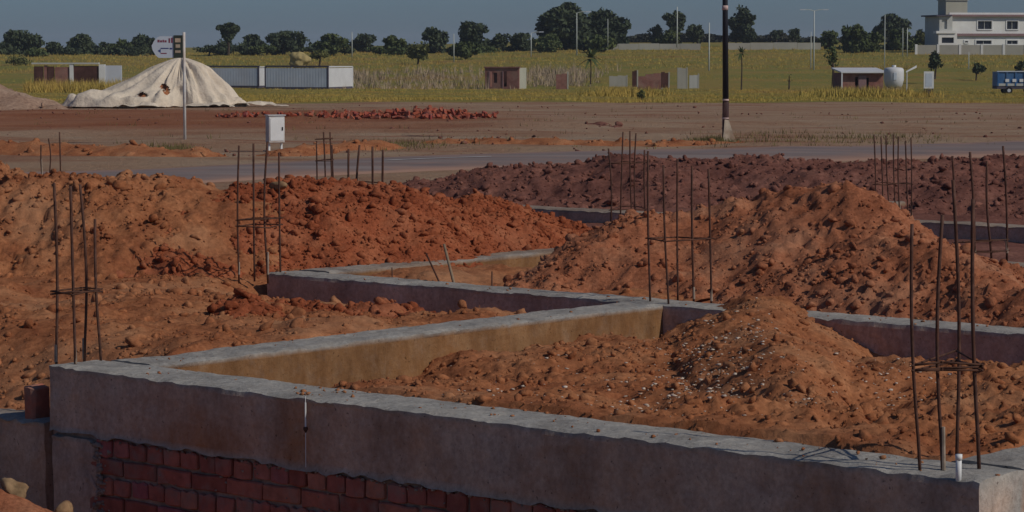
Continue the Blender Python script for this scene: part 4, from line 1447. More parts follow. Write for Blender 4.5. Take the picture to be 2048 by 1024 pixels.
# low unfinished walls on the left
LY = 235.0
lw = tag(empty('unfinished_wall', ((70 - 1024) / FPX * LY, LY, zpx(160, LY))), 'low unfinished brick wall with white pillars behind the yellow grass', 'wall')
def lwx(px): return (px - 70) * LY / FPX
def lwz(py): return zpx(py, LY) - zpx(160, LY)
for a, b, mt, t in ((70, 88, 'brickwork_dark', 133), (90, 96, 'brickwork', 131), (97, 110, 'brickwork_dark', 133), (112, 141, 'brickwork', 134), (150, 199, 'brickwork_dark', 132)):
    MB().box(lwx(a), lwx(b), 0, 0.3, -1.2, lwz(t)).build('panel', M[mt], lw)
for a, b, t in ((141.5, 149, 126), (200, 212, 129)):
    MB().box(lwx(a), lwx(b), -0.1, 0.4, -1.2, lwz(t)).build('pillar', M['plaster'], lw)
MB().box(lwx(212.3), lwx(245), 0.0, 0.25, -1.2, lwz(131)).build('panel', M['tin'], lw)
MB().box(lwx(66), lwx(200), -0.15, 0.45, lwz(131) + 0.12, lwz(128) + 0.12).build('coping', M['plaster_grey'], lw)

# brick hut
UY = 246.0
ht_ = tag(empty('hut', ((970 - 1024) / FPX * UY, UY, zpx(172, UY)), R(-14)), 'small roofless brick hut with dark doorways in the grass', 'hut')
s_ = UY / FPX
Hh = (172 - 136) * s_
W_ = 70 * s_
wall_open(0, W_, -0.4, Hh, 0, 0.22, [(10 * s_, 14 * s_, -0.05, Hh - 0.35), (17 * s_, 25 * s_, 0.3, Hh - 0.45), (38 * s_, 45 * s_, -0.05, Hh - 0.3)]).build('front_wall', M['brickwork'], ht_)
MB().box(W_ - 0.22, W_, 0.222, 2.9, -0.4, Hh).build('side_wall', M['plaster_cream'], ht_)
MB().box(0, 0.22, 0.222, 2.9, -0.4, Hh).build('side_wall', M['brickwork'], ht_)
MB().box(0.222, W_ - 0.222, 2.68, 2.9, -0.4, Hh - 0.2).build('back_wall', M['brickwork_dark'], ht_)
MB().box(-0.08, W_ + 0.08, -0.1, 0.30, Hh + 0.002, Hh + 0.12).build('lintel', M['brickwork'], ht_)
for a, b in ((10, 14), (38, 45)):
    MB().box(a * s_ - 0.1, a * s_ - 0.002, -0.05, 0.1, -0.3, Hh - 0.3).build('door_frame', M['pink_trim'], ht_)
MB().box(17 * s_, 25 * s_, 0.08, 0.12, 0.3, Hh - 0.45).build('shutter', M['brickwork_dark'], ht_)

# ruined wall stubs in the grass
for k, (a, b, t, bt, mt, lab) in enumerate([
        (1264, 1273, 140, 158, 'brickwork_dark', 'dark narrow wall stub in the grass, left of the pair'),
        (1322, 1336, 144, 160, 'brickwork_dark', 'dark wide wall stub with a pale edge in the grass'),
        (1112, 1134, 143, 163, 'brickwork', 'broken brick stub in the dry grass right of the hut'),
        (1218, 1252, 150, 158, 'palewall', 'low pale wall stub lying in the grass'),
        (1275, 1322, 146, 166, 'brickwork', 'long broken brick wall between the two dark stubs'),
        (1354, 1372, 134, 165, 'palewall', 'pale crumbling wall stub left of the black pole'),
        (1378, 1395, 147, 162, 'plaster_grey', 'small grey block in the grass beside the pale stub')]):
    y = 228.0 + k * 3
    s_ = y / FPX
    g = np.array([(a - 1024) * s_, y, zpx(bt + 4, y)])
    e = tag(empty('wall_stub', g), lab, 'wall stub', 'ruined wall stubs in the grass')
    w_, h_ = (b - a) * s_, (bt + 4 - t) * s_
    nn = max(2, int(w_ / 0.35))
    r = np.random.default_rng(500 + k)
    mb = MB()
    for c in range(nn):
        mb.box(c * w_ / nn, (c + 1) * w_ / nn - 0.004, 0, 0.3, -0.5, h_ * r.uniform(0.72, 1.0))
    mb.build('masonry', M[mt], e)
    MB().box(w_ + 0.003, w_ + 0.12, -0.02, 0.32, -0.5, h_ * 0.98).build('edge_post', M['palewall'], e)

# low brick shed with white roof edge, big white tank, board, blue trailer
SY = 205.0
s_ = SY / FPX
sd = tag(empty('shed', ((1682 - 1024) * s_, SY, zpx(184, SY)), R(4)), 'low brick shed with a white roof edge behind the tall grass', 'shed')
Wd, Hh = 84 * s_, 44 * s_
wall_open(0, Wd, -0.4, Hh - 0.25, 0, 0.22, [(27 * s_, 33 * s_, 0.5, 1.15), (50 * s_, 55 * s_, 0.0, 1.1)]).build('front_wall', M['brickwork'], sd)
MB().box(Wd - 0.22, Wd, 0.222, 3.4, -0.4, Hh - 0.25).build('side_wall', M['brickwork'], sd)
MB().box(0, 0.22, 0.222, 3.4, -0.4, Hh - 0.25).build('side_wall', M['brickwork'], sd)
MB().box(0.222, Wd - 0.222, 3.15, 3.4, -0.4, Hh - 0.25).build('back_wall', M['brickwork_dark'], sd)
MB().add([(-0.15, -0.5, Hh - 0.24), (Wd + 0.2, -0.5, Hh - 0.24), (Wd + 0.2, 3.6, Hh + 0.05), (-0.15, 3.6, Hh + 0.05), (-0.15, -0.5, Hh - 0.14), (Wd + 0.2, -0.5, Hh - 0.14), (Wd + 0.2, 3.6, Hh + 0.15), (-0.15, 3.6, Hh + 0.15)],
         [(0, 3, 2, 1), (4, 5, 6, 7), (0, 1, 5, 4), (1, 2, 6, 5), (2, 3, 7, 6), (3, 0, 4, 7)]).build('roof', M['tin_white'], sd)
MB().box(33.3 * s_, 49 * s_, -0.14, -0.01, 0.1, Hh - 0.45).build('door', M['pink_trim'], sd)
MB().box(-0.12, -0.02, -0.48, -0.38, -0.4, Hh - 0.25).build('post', M['tin_white'], sd)
TY2 = 199.0
s_ = TY2 / FPX
tk = tag(empty('water_tank', ((1786 - 1024) * s_, TY2, zpx(178, TY2))), 'big rounded white tank at the right end of the shed', 'tank')
rt = 20 * s_
MB().tube([(0, 0, 0.12), (0, 0, 0.2), (0, 0, 0.7), (0, 0, 1.25), (0, 0, 1.5), (0, 0, 1.6), (0, 0, 1.64)], [rt * 0.62, rt * 0.85, rt, rt, rt * 0.97, rt * 0.8, rt * 0.3], 20).build('shell', M['tin_white'], tk, True)
MB().box(-0.12, 0.1, -rt - 0.02, -rt + 0.05, 0.7, 1.25).build('label_patch', M['sign_face'], tk)
MB().tube([(0, 0, 1.641), (0, 0, 1.8)], 0.16, 10).build('lid', M['white_paint'], tk)
MB().box(-0.6, 0.6, -0.5, 0.5, -0.4, 0.119).build('stand', M['plinth'], tk)
p0, p1 = at_y(1812, 144, 202.0), at_y(1831, 133, 203.0)
tag(MB().add([(0, 0, -0.05), (p1[0] - p0[0], 0.4, p1[2] - p0[2] - 0.08), (p1[0] - p0[0], 0.4, p1[2] - p0[2] + 0.1), (0, 0, 0.06), (0, 0.12, -0.05), (p1[0] - p0[0], 0.52, p1[2] - p0[2] - 0.08), (p1[0] - p0[0], 0.52, p1[2] - p0[2] + 0.1), (0, 0.12, 0.06)],
             [(0, 1, 2, 3), (7, 6, 5, 4), (0, 4, 5, 1), (1, 5, 6, 2), (2, 6, 7, 3), (3, 7, 4, 0)]).tube([(0.08, 0.06, 0.0), (0.08, 0.06, -1.9)], 0.04, 6).build('chute', M['tin_white'], None, loc=p0),
    'tilted white chute on a thin leg right of the tank', 'chute')
BY2 = 192.0
s_ = BY2 / FPX
nb = tag(empty('notice_board', ((1856 - 1024) * s_, BY2, zpx(184, BY2))), 'upright white notice board standing in the green grass', 'board')
MB().box(-10 * s_, 10 * s_, 0, 0.06, 7 * s_, 41 * s_).build('panel', M['white_paint'], nb)
MB().box(-7 * s_, 6.5 * s_, -0.012, -0.002, 11 * s_, 37 * s_).build('notice', M['sign_face'], nb)
for sx in (-8, 8):
    MB().box(sx * s_ - 0.03, sx * s_ + 0.03, 0.061, 0.12, -0.4, 38 * s_).build('post', M['tin_dark'], nb)
MB().box(-0.16, 0.12, -0.2, 0.2, -0.3, 5 * s_).build('base', M['tin_dark'], nb)
VY = 196.0
s_ = VY / FPX
tr = tag(empty('trailer', ((1992 - 1024) * s_, VY, zpx(186, VY))), 'blue tipping trailer with pale marks cut by the right edge', 'trailer')
L_ = 4.6
MB().box(0, L_, 0, 1.9, 8 * s_, 14 * s_).build('chassis', M['tin_dark'], tr)
body = MB()
body.box(0, L_, 0, 0.07, 14.1 * s_, 42 * s_).box(0, L_, 1.83, 1.9, 14.1 * s_, 42 * s_).box(0, 0.07, 0.071, 1.829, 14.1 * s_, 42 * s_).box(L_ - 0.07, L_, 0.071, 1.829, 14.1 * s_, 42 * s_)
bo = body.build('body', M['blue_body'], tr)
for k in range(7):
    MB().box(k * L_ / 7 + 0.02, k * L_ / 7 + 0.12, -0.06, -0.002, 14.1 * s_, 41 * s_).build('rib', M['blue_body'], bo)
MB().box(-0.02, L_ + 0.02, -0.08, 0.1, 42.1 * s_, 44 * s_).build('rail', M['tin'], bo)
MB().box(0.0, L_, -0.03, -0.004, 14.2 * s_, 19 * s_).build('sill', M['plaster_grey'], bo)
for a in (0.75, 1.28, 1.8):
    MB().box(a - 0.14, a + 0.14, -0.075, -0.062, 22 * s_, 28 * s_).build('white_mark', M['white_paint'], bo)
for a in (0.9, 2.6, 3.6):
    for yy in (-0.05, 1.75):
        w_ = MB().tube([(a, yy, 5 * s_), (a, yy + 0.2, 5 * s_)], 0.26, 16).build('wheel', M['tyre'], tr)
        MB().tube([(a, yy - 0.012, 5 * s_), (a, yy - 0.002, 5 * s_)], 0.13, 12).build('rim', M['tin'], w_)

# yellow dry heap beyond the containers
hy = 300.0
p = at_y(600, 121, hy)
v, f = ICO[2]
bm = bmesh.new(); bmesh.ops.create_icosphere(bm, subdivisions=4, radius=1.0)
v = np.array([q_.co[:] for q_ in bm.verts]); f = np.array([[q_.index for q_ in g_.verts] for g_ in bm.faces]); bm.free()
d = 1 + 0.25 * fbm(v[:, 0] * 1.5, v[:, 1] * 1.5, v[:, 2] * 1.5, seed=4, oct=4)
tag(mesh('straw_heap', v * d[:, None] * np.array([1.25, 1.0, 0.95]), f, M['hay'], loc=p), 'yellow straw coloured heap behind the containers', 'heap')

# ---------------------------------------------------------------- lamp posts
def lamp_post(px, pyt, pyb, y, lab, arms=1, rad=0.075, gapz=0.0):
    g = np.array([(px - 1024) / FPX * y, y, zpx(pyb, y)])
    h = (pyb - pyt) * y / FPX
    e = tag(empty('lamp_post', g), lab, 'lamp post', 'pale lamp posts across the grass')
    MB().tube([(0, 0, -0.6), (0, 0, h * 0.5), (0, 0, h)], [rad, rad * 0.85, rad * 0.6], 8).build('post', M['galv'], e, True)
    sides = {0: (), 1: (1,), -1: (-1,), 2: (-1, 1)}[arms]
    for sx in sides:
        ar = MB().tube([(0, 0, h - 0.05), (sx * 0.5, 0, h + 0.10), (sx * 1.05, 0, h + 0.12)], 0.035, 6).build('arm', M['galv'], e)
        MB().box(min(sx * 1.0, sx * 1.6), max(sx * 1.0, sx * 1.6), -0.12, 0.12, h + 0.06, h + 0.17).build('lamp_head', M['tin'], ar)
    return e


lamp_post(705, 64, 104, 330, 'lamp post beyond the containers, leftmost of the posts', 0)
lamp_post(908, 68, 114, 320, 'lamp post before the tree clump left of the hut', 0)
lamp_post(1062, 66, 104, 335, 'short lamp post left of the biggest tree', 1)
lamp_post(1153, 26, 100, 300, 'tall lamp post in front of the biggest tree', 1)
lamp_post(1215, 38, 85, 360, 'lamp post against the right half of the biggest tree', 0, 0.06)
lamp_post(1353, 14, 86, 360, 'tall lamp post against the ragged tall tree', 0, 0.10)
lamp_post(1417, 46, 141, 295, 'lamp post just left of the black pole', 0, 0.09)
lamp_post(1626, 22, 137, 298, 'tallest lamp post with two lamp heads right of the black pole', 2, 0.085)
lamp_post(1620, 64, 136, 301, 'shorter post standing tight beside the tallest lamp post', 0, 0.06)
lamp_post(1767, 30, 138, 300, 'thin lamp post rising behind the white tank', 0, 0.06)
lamp_post(1803, 56, 104, 350, 'left one of two close posts before the dark trees', 0, 0.07)
lamp_post(1812, 56, 104, 350, 'right one of two close posts before the dark trees', 0, 0.08)
lamp_post(1935, 104, 138, 300, 'short pale post in the grass below the white house', 0, 0.06)


# ---------------------------------------------------------------- trees and plants
def leaf_cloud(blobs, n, size, r, hollow=0.55):
    """leaf-sized quads through the volume of some ellipsoids"""
    b = np.array(blobs, float)                       # cx cy cz rx ry rz
    vol = b[:, 3] * b[:, 4] * b[:, 5]
    k = r.choice(len(b), n, p=vol ** 0.8 / (vol ** 0.8).sum())
    d = r.normal(size=(n, 3))
    d /= np.linalg.norm(d, axis=1)[:, None]
    rad = hollow + (1 - hollow) * r.random(n) ** 0.6
    c = b[k, :3] + d * rad[:, None] * b[k, 3:]
    c = c[fbm(c[:, 0] / 1.0, c[:, 1] / 1.0, c[:, 2] / 0.8, seed=int(r.integers(0, 999)), oct=2) > -0.42]
    n = len(c)
    a = r.normal(size=(n, 3)); a /= np.linalg.norm(a, axis=1)[:, None]
    t = r.normal(size=(n, 3)); t = np.cross(a, t); t /= np.linalg.norm(t, axis=1)[:, None]
    s1, s2 = size * r.uniform(0.5, 1.3, n), size * r.uniform(0.35, 0.8, n)
    v = np.stack([c - a * s1[:, None], c + t * s2[:, None], c + a * s1[:, None], c - t * s2[:, None]], 1).reshape(-1, 3)
    f = np.arange(4 * n).reshape(n, 4)
    return v, f


def tree(name, px, pyt, pyb, wpx, y, lab, mat='leaf_dark', trunk=0.25, n=2400, seed=0, shape='round', group='trees along the skyline', size=None, cat='tree'):
    r = np.random.default_rng(seed + 1000)
    s = y / FPX
    h, w = (pyb - pyt) * s, wpx * s
    g = np.array([(px - 1024) * s, y, zpx(pyb, y)])
    e = tag(empty(name, g), lab, cat, group)
    zt = trunk * h
    cr = (1 - trunk) * h
    blobs = []
    m = 17 if shape != 'umbrella' else 7
    for k in range(m):
        a = r.uniform(0, 2 * math.pi)
        if shape == 'round':
            q = r.uniform(0.0, 0.82)
            zz = zt + cr * r.uniform(0.10, 0.78)
            wz = 1 - 0.55 * max(0, (zz - zt) / cr - 0.45) / 0.55
            blobs.append((math.cos(a) * q * w / 2 * wz, math.sin(a) * q * w / 2 * 0.8, zz, w * r.uniform(0.10, 0.27), w * r.uniform(0.12, 0.25), min(cr * r.uniform(0.12, 0.28), max(0.3, h - zz))))
        elif shape == 'umbrella':
            q = r.uniform(0.2, 0.75)
            zz = zt + cr * r.uniform(0.35, 0.85)
            blobs.append((math.cos(a) * q * w / 2, math.sin(a) * q * w / 2, zz, w * r.uniform(0.15, 0.26), w * r.uniform(0.15, 0.24), min(cr * r.uniform(0.12, 0.2), max(0.3, h - zz))))
        else:                                         # bush
            q = r.uniform(0.0, 0.7)
            zz = h * r.uniform(0.2, 0.65)
            blobs.append((math.cos(a) * q * w / 2, math.sin(a) * q * w / 2, zz, w * r.uniform(0.15, 0.26), w * r.uniform(0.15, 0.25), h * r.uniform(0.18, 0.33)))
    blobs.append((0, 0, zt + cr * 0.5, w * 0.26, w * 0.24, cr * 0.48))
    mb = MB()
    tr_ = max(0.07, 0.022 * h + 0.02 * w)
    mb.tube([(0, 0, -0.8), (0.03 * w, 0, zt * 0.6 + 0.1), (0, 0, zt + cr * 0.4), (0, 0, zt + cr * 0.8)], [tr_ * 1.25, tr_, tr_ * 0.6, tr_ * 0.2], 7)
    for bq in blobs[:6]:
        mb.tube([(0, 0, zt * 0.8 + 0.05), (bq[0] * 0.5, bq[1] * 0.5, (zt + bq[2]) * 0.5), bq[:3]], [tr_ * 0.5, tr_ * 0.35, tr_ * 0.12], 5)
    mb.build('trunk', M['bark'], e)
    sz = size or max(0.20, min(0.40, 0.05 * w + 0.08))
    v, f = leaf_cloud(blobs, n, sz, r, 0.35)
    mesh('crown', v, f, M[mat], e)
    return e


TREES = [
    (48, 58, 118, 104, 410, 'broad dark tree at the far left of the skyline', 'leaf_dark', 0.12, 3200, 'round'),
    (12, 84, 118, 60, 405, 'low dark tree cut by the left edge', 'leaf_dark', 0.1, 1500, 'round'),
    (115, 84, 118, 60, 408, 'small dark tree right of the broad leftmost one', 'leaf_dark', 0.1, 1500, 'round'),
    (168, 68, 119, 72, 412, 'dark tree with a ragged peak, second clump from the left', 'leaf_dark', 0.1, 2200, 'round'),
    (212, 80, 118, 44, 405, 'narrow dark tree above the white pillars', 'leaf_dark', 0.1, 1200, 'round'),
    (246, 76, 116, 46, 402, 'small rounded tree left of the sign board', 'leaf_mid', 0.1, 1300, 'round'),
    (285, 68, 114, 66, 415, 'dark rounded tree directly left of the sign board', 'leaf_dark', 0.1, 2000, 'round'),
    (458, 45, 106, 44, 398, 'tall umbrella topped tree right of the sign', 'leaf_dark', 0.38, 1500, 'umbrella'),
    (446, 78, 108, 40, 402, 'bush below the umbrella topped tree', 'leaf_dark', 0.05, 1000, 'bush'),
    (505, 69, 107, 58, 404, 'domed dark tree above the left container', 'leaf_dark', 0.1, 1900, 'round'),
    (566, 60, 106, 60, 406, 'dark tree with an uneven top, above the long container', 'leaf_dark', 0.12, 2000, 'round'),
    (602, 60, 104, 36, 410, 'thin dark tree behind the straw heap', 'leaf_dark', 0.15, 1000, 'round'),
    (662, 67, 107, 66, 390, 'green tree above the white end of the container', 'leaf_mid', 0.1, 1900, 'round'),
    (726, 64, 101, 52, 425, 'flat topped dark tree right of the leftmost lamp post', 'leaf_dark', 0.1, 1700, 'round'),
    (788, 71, 106, 48, 385, 'low green tree left of the two tall dark ones', 'leaf_mid', 0.1, 1500, 'round'),
    (836, 80, 118, 44, 330, 'light green bushy tree low in front of the clump', 'leaf_pale', 0.08, 1500, 'bush'),
    (868, 51, 112, 54, 395, 'tall narrow dark tree left of the clump with the lamp post', 'leaf_dark', 0.12, 2000, 'round'),
    (942, 43, 108, 76, 398, 'large dark tree left of the biggest one', 'leaf_dark', 0.12, 2600, 'round'),
    (930, 82, 110, 66, 350, 'green shrubby tree below the large dark one', 'leaf_mid', 0.05, 1600, 'bush'),
    (1000, 66, 104, 44, 405, 'small tree between the large dark one and the biggest', 'leaf_dark', 0.1, 1300, 'round'),
    (1040, 64, 104, 50, 400, 'dark tree touching the left side of the biggest one', 'leaf_dark', 0.1, 1500, 'round'),
    (1138, 4, 102, 118, 402, 'biggest tree of the skyline, high rounded dark crown', 'leaf_dark', 0.10, 5200, 'round'),
    (1208, 14, 92, 82, 404, 'high dark tree merging with the right side of the biggest', 'leaf_dark', 0.10, 3600, 'round'),
    (1100, 66, 104, 60, 385, 'green shrub mass under the biggest tree, left side', 'leaf_mid', 0.05, 1600, 'bush'),
    (1195, 68, 100, 90, 380, 'green shrub mass under the biggest tree, right side', 'leaf_mid', 0.05, 1900, 'bush'),
    (1312, 49, 86, 34, 430, 'small round dark tree left of the ragged tall tree', 'leaf_dark', 0.12, 900, 'round'),
    (1352, 21, 88, 52, 428, 'ragged tall tree with an open umbrella crown', 'leaf_dark', 0.30, 1500, 'umbrella'),
    (1338, 56, 90, 44, 420, 'green shrub at the foot of the ragged tall tree', 'leaf_mid', 0.05, 1000, 'bush'),
    (1393, 47, 84, 40, 432, 'low flat dark tree between two lamp posts', 'leaf_dark', 0.12, 1000, 'round'),
    (1486, 11, 78, 56, 430, 'rounded tall tree directly right of the black pole', 'leaf_dark', 0.12, 2600, 'round'),
    (1470, 50, 78, 26, 432, 'small shrub clinging to the left of the rounded tall tree', 'leaf_dark', 0.1, 700, 'bush'),
    (1551, 59, 76, 24, 470, 'tiny dark tree alone on the ridge', 'leaf_dark', 0.2, 500, 'round'),
    (1588, 56, 84, 28, 440, 'small dark tree left of the tallest lamp post', 'leaf_dark', 0.2, 700, 'round'),
    (1652, 60, 92, 46, 400, 'dark green tree right of the tallest lamp post', 'leaf_mid', 0.1, 1300, 'round'),
    (1708, 49, 106, 62, 372, 'green tree in the middle of the right hand clump', 'leaf_mid', 0.08, 2200, 'round'),
    (1742, 64, 104, 50, 378, 'loose green tree left of the domed dark tree', 'leaf_mid', 0.08, 1500, 'round'),
    (1778, 27, 70, 66, 455, 'domed dark tree standing above the right hand clump', 'leaf_dark', 0.1, 2200, 'round'),
    (1795, 58, 102, 60, 392, 'dark green tree behind the two close posts', 'leaf_mid', 0.06, 1700, 'round'),
    (1838, 58, 100, 44, 396, 'brownish green tree left of the white house', 'leaf_pale', 0.06, 1300, 'round'),
]
for k, (px, pt, pb, w, y, lab, mt, tk_, n, shp) in enumerate(TREES):
    tree('tree', px, pt, pb + 4, w * 1.12, y, lab, mt, min(tk_, 0.04) if shp == 'round' else tk_, int(n * 1.9), k, shp)
r = np.random.default_rng(64)
FILL_SHRUBS = [(-20, 'left of everything at the picture edge'), (80, 'between the two leftmost trees'), (142, 'under the ragged peak'), (262, 'beside the small rounded tree'), (318, 'behind the sign board'),
    (425, 'left of the umbrella topped tree'), (482, 'between the umbrella tree and the dome'), (535, 'right of the domed tree'), (625, 'right of the straw heap'), (695, 'behind the leftmost lamp post'),
    (758, 'right of the flat topped tree'), (812, 'between the low green tree and the light one'), (905, 'behind the second lamp post'), (975, 'right of the large dark tree'), (1022, 'below the gap left of the biggest tree'), (1068, 'behind the short lamp post'),
    (1250, 'at the right foot of the biggest tree'), (1680, 'left of the right hand clump'), (1760, 'inside the right hand clump'), (1822, 'just left of the house wall')]
for k, (px, where) in enumerate(FILL_SHRUBS):
    tree('shrub', px + r.uniform(-6, 6), r.uniform(84, 94), r.uniform(112, 117) if px < 400 else r.uniform(104, 110), r.uniform(46, 80), 395 + r.uniform(-8, 8), 'low skyline shrub ' + where, ('leaf_dark', 'leaf_mid', 'leaf_dark')[k % 3], 0.03, 1300, 300 + k, 'bush', 'low shrubs along the skyline', 0.24, 'shrub')
# single plants in the grass
tree('tree', 1664, 92, 166, 40, 240, 'slim young tree with a loose crown left of the shed', 'leaf_mid', 0.45, 420, 61, 'round', 'young trees in the grass', 0.14)
tree('shrub', 1868, 100, 142, 44, 260, 'dark shrub above the white notice board', 'leaf_dark', 0.12, 900, 62, 'round', 'shrubs in the grass', 0.16, 'shrub')
tree('shrub', 1950, 124, 146, 36, 268, 'low dark shrub in the grass below the white house', 'leaf_dark', 0.05, 700, 63, 'bush', 'shrubs in the grass', 0.16, 'shrub')
tree('shrub', 2040, 116, 148, 30, 262, 'dark shrub at the right edge above the trailer', 'leaf_dark', 0.05, 700, 64, 'bush', 'shrubs in the grass', 0.16, 'shrub')
tree('shrub', 1577, 146, 172, 12, 235, 'tiny spindly shrub alone in the grass right of the black pole', 'leaf_pale', 0.3, 160, 65, 'round', 'shrubs in the grass', 0.10, 'shrub')
tree('shrub', 1282, 176, 202, 16, 150, 'small yellowish shrub at the edge of the grass', 'leaf_pale', 0.1, 220, 66, 'bush', 'shrubs in the grass', 0.08, 'shrub')
tree('shrub', 40, 108, 130, 60, 330, 'pale green shrub above the sand heap', 'leaf_pale', 0.05, 800, 67, 'bush', 'shrubs in the grass', 0.16, 'shrub')
tree('shrub', 640, 98, 118, 60, 320, 'olive shrub beside the straw heap', 'leaf_pale', 0.05, 800, 68, 'bush', 'shrubs in the grass', 0.16, 'shrub')


def palm(px, pyt, pyb, y, wpx, lab, seed):
    r = np.random.default_rng(seed)
    s = y / FPX
    h, w = (pyb - pyt) * s, wpx * s
    e = tag(empty('palm_tree', ((px - 1024) * s, y, zpx(pyb, y))), lab, 'palm tree', 'young palms in the grass')
    zt = h - w * 0.45
    MB().tube([(0, 0, -0.5), (0.03, 0, zt * 0.5), (0, 0, zt)], [0.075, 0.055, 0.05], 7).build('trunk', M['bark'], e)
    vs, fs = [], []
    for k in range(26):
        a, el = r.uniform(0, 2 * math.pi), r.uniform(-0.3, 1.35)
        d = np.array([math.cos(a) * math.cos(el), math.sin(a) * math.cos(el), math.sin(el)])
        side = np.cross(d, [0, 0, 1]); side /= np.linalg.norm(side) + 1e-6
        L = w * r.uniform(0.38, 0.55)
        o = np.array([0, 0, zt])
        for q0, q1 in ((0.1, 0.4), (0.4, 0.7), (0.7, 1.0)):
            dr0, dr1 = -0.35 * L * q0 ** 2, -0.35 * L * q1 ** 2
            w0, w1 = 0.11 * L * (1.15 - q0), 0.11 * L * (1.15 - q1)
            a0, a1 = o + d * L * q0 + [0, 0, dr0], o + d * L * q1 + [0, 0, dr1]
            b = len(vs)
            vs += [a0 - side * w0, a0 + side * w0, a1 + side * w1, a1 - side * w1]
            fs.append((b, b + 1, b + 2, b + 3))
    mesh('crown', vs, fs, M['leaf_mid'], e)


palm(1482, 86, 168, 225, 46, 'young palm standing right of the black pole', 71)
palm(1181, 82, 158, 245, 78, 'bushy young palm right of the brick hut', 72)


# ---------------------------------------------------------------- hedge line, grass, weeds
strip = tree('shrub', 1450, 70, 88, 460, 520, 'long dark hedge line on the ridge behind the black pole', 'leaf_dark', 0.02, 9000, 81, 'bush', 'hedges on the ridge', 0.35, 'hedge') if False else None
r = np.random.default_rng(91)
y = 500.0
n = 9000
px = r.uniform(1215, 1900, n)
c = np.stack([(px - 1024) / FPX * y, y + r.uniform(-4, 4, n), 0 * px], 1)
topz = np.array([zpx(72, y)]) + 0.5 * noise3(c[:, 0] / 5, 0 * px, seed=6) + 0.3 * noise3(c[:, 0] / 1.5, 0 * px, seed=7)
c[:, 2] = zpx(92, y) + (topz - zpx(92, y)) * r.random(n) ** 0.6
a = r.normal(size=(n, 3)); a /= np.linalg.norm(a, axis=1)[:, None]
t = np.cross(a, r.normal(size=(n, 3))); t /= np.linalg.norm(t, axis=1)[:, None]
v = np.stack([c - a * 0.4, c + t * 0.28, c + a * 0.4, c - t * 0.28], 1).reshape(-1, 3)
M['leaf_hedge'] = foliage('leaf_hedge', (0.030, 0.034, 0.026), (0.062, 0.062, 0.040))
tag(mesh('hedge', v, np.arange(4 * n).reshape(n, 4), M['leaf_hedge']), 'long dark wooded hedge line along the ridge behind the black pole', 'hedge', kind='stuff')


def grass_material(name, lo, mid, hi, scale):
    m = bpy.data.materials.new(name)
    n, l, b = nodes_of(m)
    a = noise_node(n, l, scale, 6, 0.65)
    rr_ = ramp(n, [(0.3, lo), (0.5, mid), (0.72, hi)])
    l.new(a.outputs['Fac'], rr_.inputs['Fac'])
    l.new(rr_.outputs['Color'], b.inputs['Base Color'])
    b.inputs['Roughness'].default_value = 0.85
    b.inputs['Specular IOR Level'].default_value = 0.1
    return m


M['grass'] = grass_material('rough_grass', (0.52, 0.31, 0.085), (0.46, 0.33, 0.080), (0.29, 0.28, 0.070), 0.06)
M['reed'] = grass_material('dry_reeds', (0.36, 0.25, 0.17), (0.42, 0.32, 0.22), (0.30, 0.26, 0.12), 0.3)
M['weed'] = grass_material('roadside_weeds', (0.20, 0.12, 0.05), (0.17, 0.14, 0.055), (0.13, 0.14, 0.05), 1.0)


def blades(x, y, h, w, r, nb=5, lean=0.35):
    n = len(x)
    z = terrain(x, y) - 0.03
    x, y, z, h = [np.repeat(q, nb) for q in (x, y, z, h)]
    m = n * nb
    x = x + r.normal(0, 0.14, m) * np.repeat(1, m)
    y = y + r.normal(0, 0.14, m)
    a = r.uniform(0, 2 * math.pi, m)
    hh = h * r.uniform(0.5, 1.15, m)
    dx, dy = np.cos(a), np.sin(a)
    ln = lean * hh * r.random(m)
    b = r.uniform(0, 2 * math.pi, m)
    p0 = np.stack([x - dx * w, y - dy * w, z], 1)
    p1 = np.stack([x + dx * w, y + dy * w, z], 1)
    p2 = np.stack([x + np.cos(b) * ln, y + np.sin(b) * ln, z + hh], 1)
    return np.stack([p0, p1, p2], 1).reshape(-1, 3), np.arange(3 * m).reshape(m, 3)


r = np.random.default_rng(93)
n = 30000
yy = 134 + (300 - 134) * r.random(n) ** 1.5
xx = r.uniform(-0.26, 0.26, n) * yy
edge = 137 + 9 * noise3(xx / 9, 0 * xx, seed=5) + 4 * noise3(xx / 2.5, 0 * xx, seed=6)
keep = yy > edge
keep &= ~((xx < -16) & (yy < 150) & (xx > -30) & (yy < 128))
xx, yy = xx[keep], yy[keep]
hgt = (0.10 + 0.16 * r.random(len(xx))) * (0.75 + 0.55 * noise3(xx / 7, yy / 7, seed=8)) * np.where(yy < edge[keep] + 10, 1.3, 0.8)
v, f = blades(xx, yy, np.clip(hgt, 0.06, 0.8), 0.017, r, 8, 0.9)
tag(mesh('grass', v, f, M['grass']), 'rough yellow green grass beyond the bare flat', 'grass', kind='stuff')
n = 9000
yy = 300 + 130 * r.random(n); xx = r.uniform(-0.24, 0.26, n) * yy
v, f = blades(xx, yy, 0.15 + 0.25 * r.random(n), 0.035, r, 6, 0.8)
tag(mesh('grass', v, f, M['grass']), 'sparser grass on the slope up to the house', 'grass', kind='stuff')
# dry pinkish reeds right of the hut and left of it
px = np.concatenate([r.normal(1110, 45, 420), r.normal(850, 80, 300), r.normal(250, 40, 350), r.normal(715, 25, 120)])
yy = np.concatenate([r.uniform(252, 300, 420), r.uniform(240, 300, 300), r.uniform(238, 260, 350), r.uniform(255, 300, 120)])
xx = (px - 1024) / FPX * yy
v, f = blades(xx, yy, 0.4 + 0.9 * r.random(len(xx)) ** 2, 0.04, r, 6, 0.5)
tag(mesh('reeds', v, f, M['reed']), 'tall dry pinkish reeds around the brick hut', 'reeds', kind='stuff')
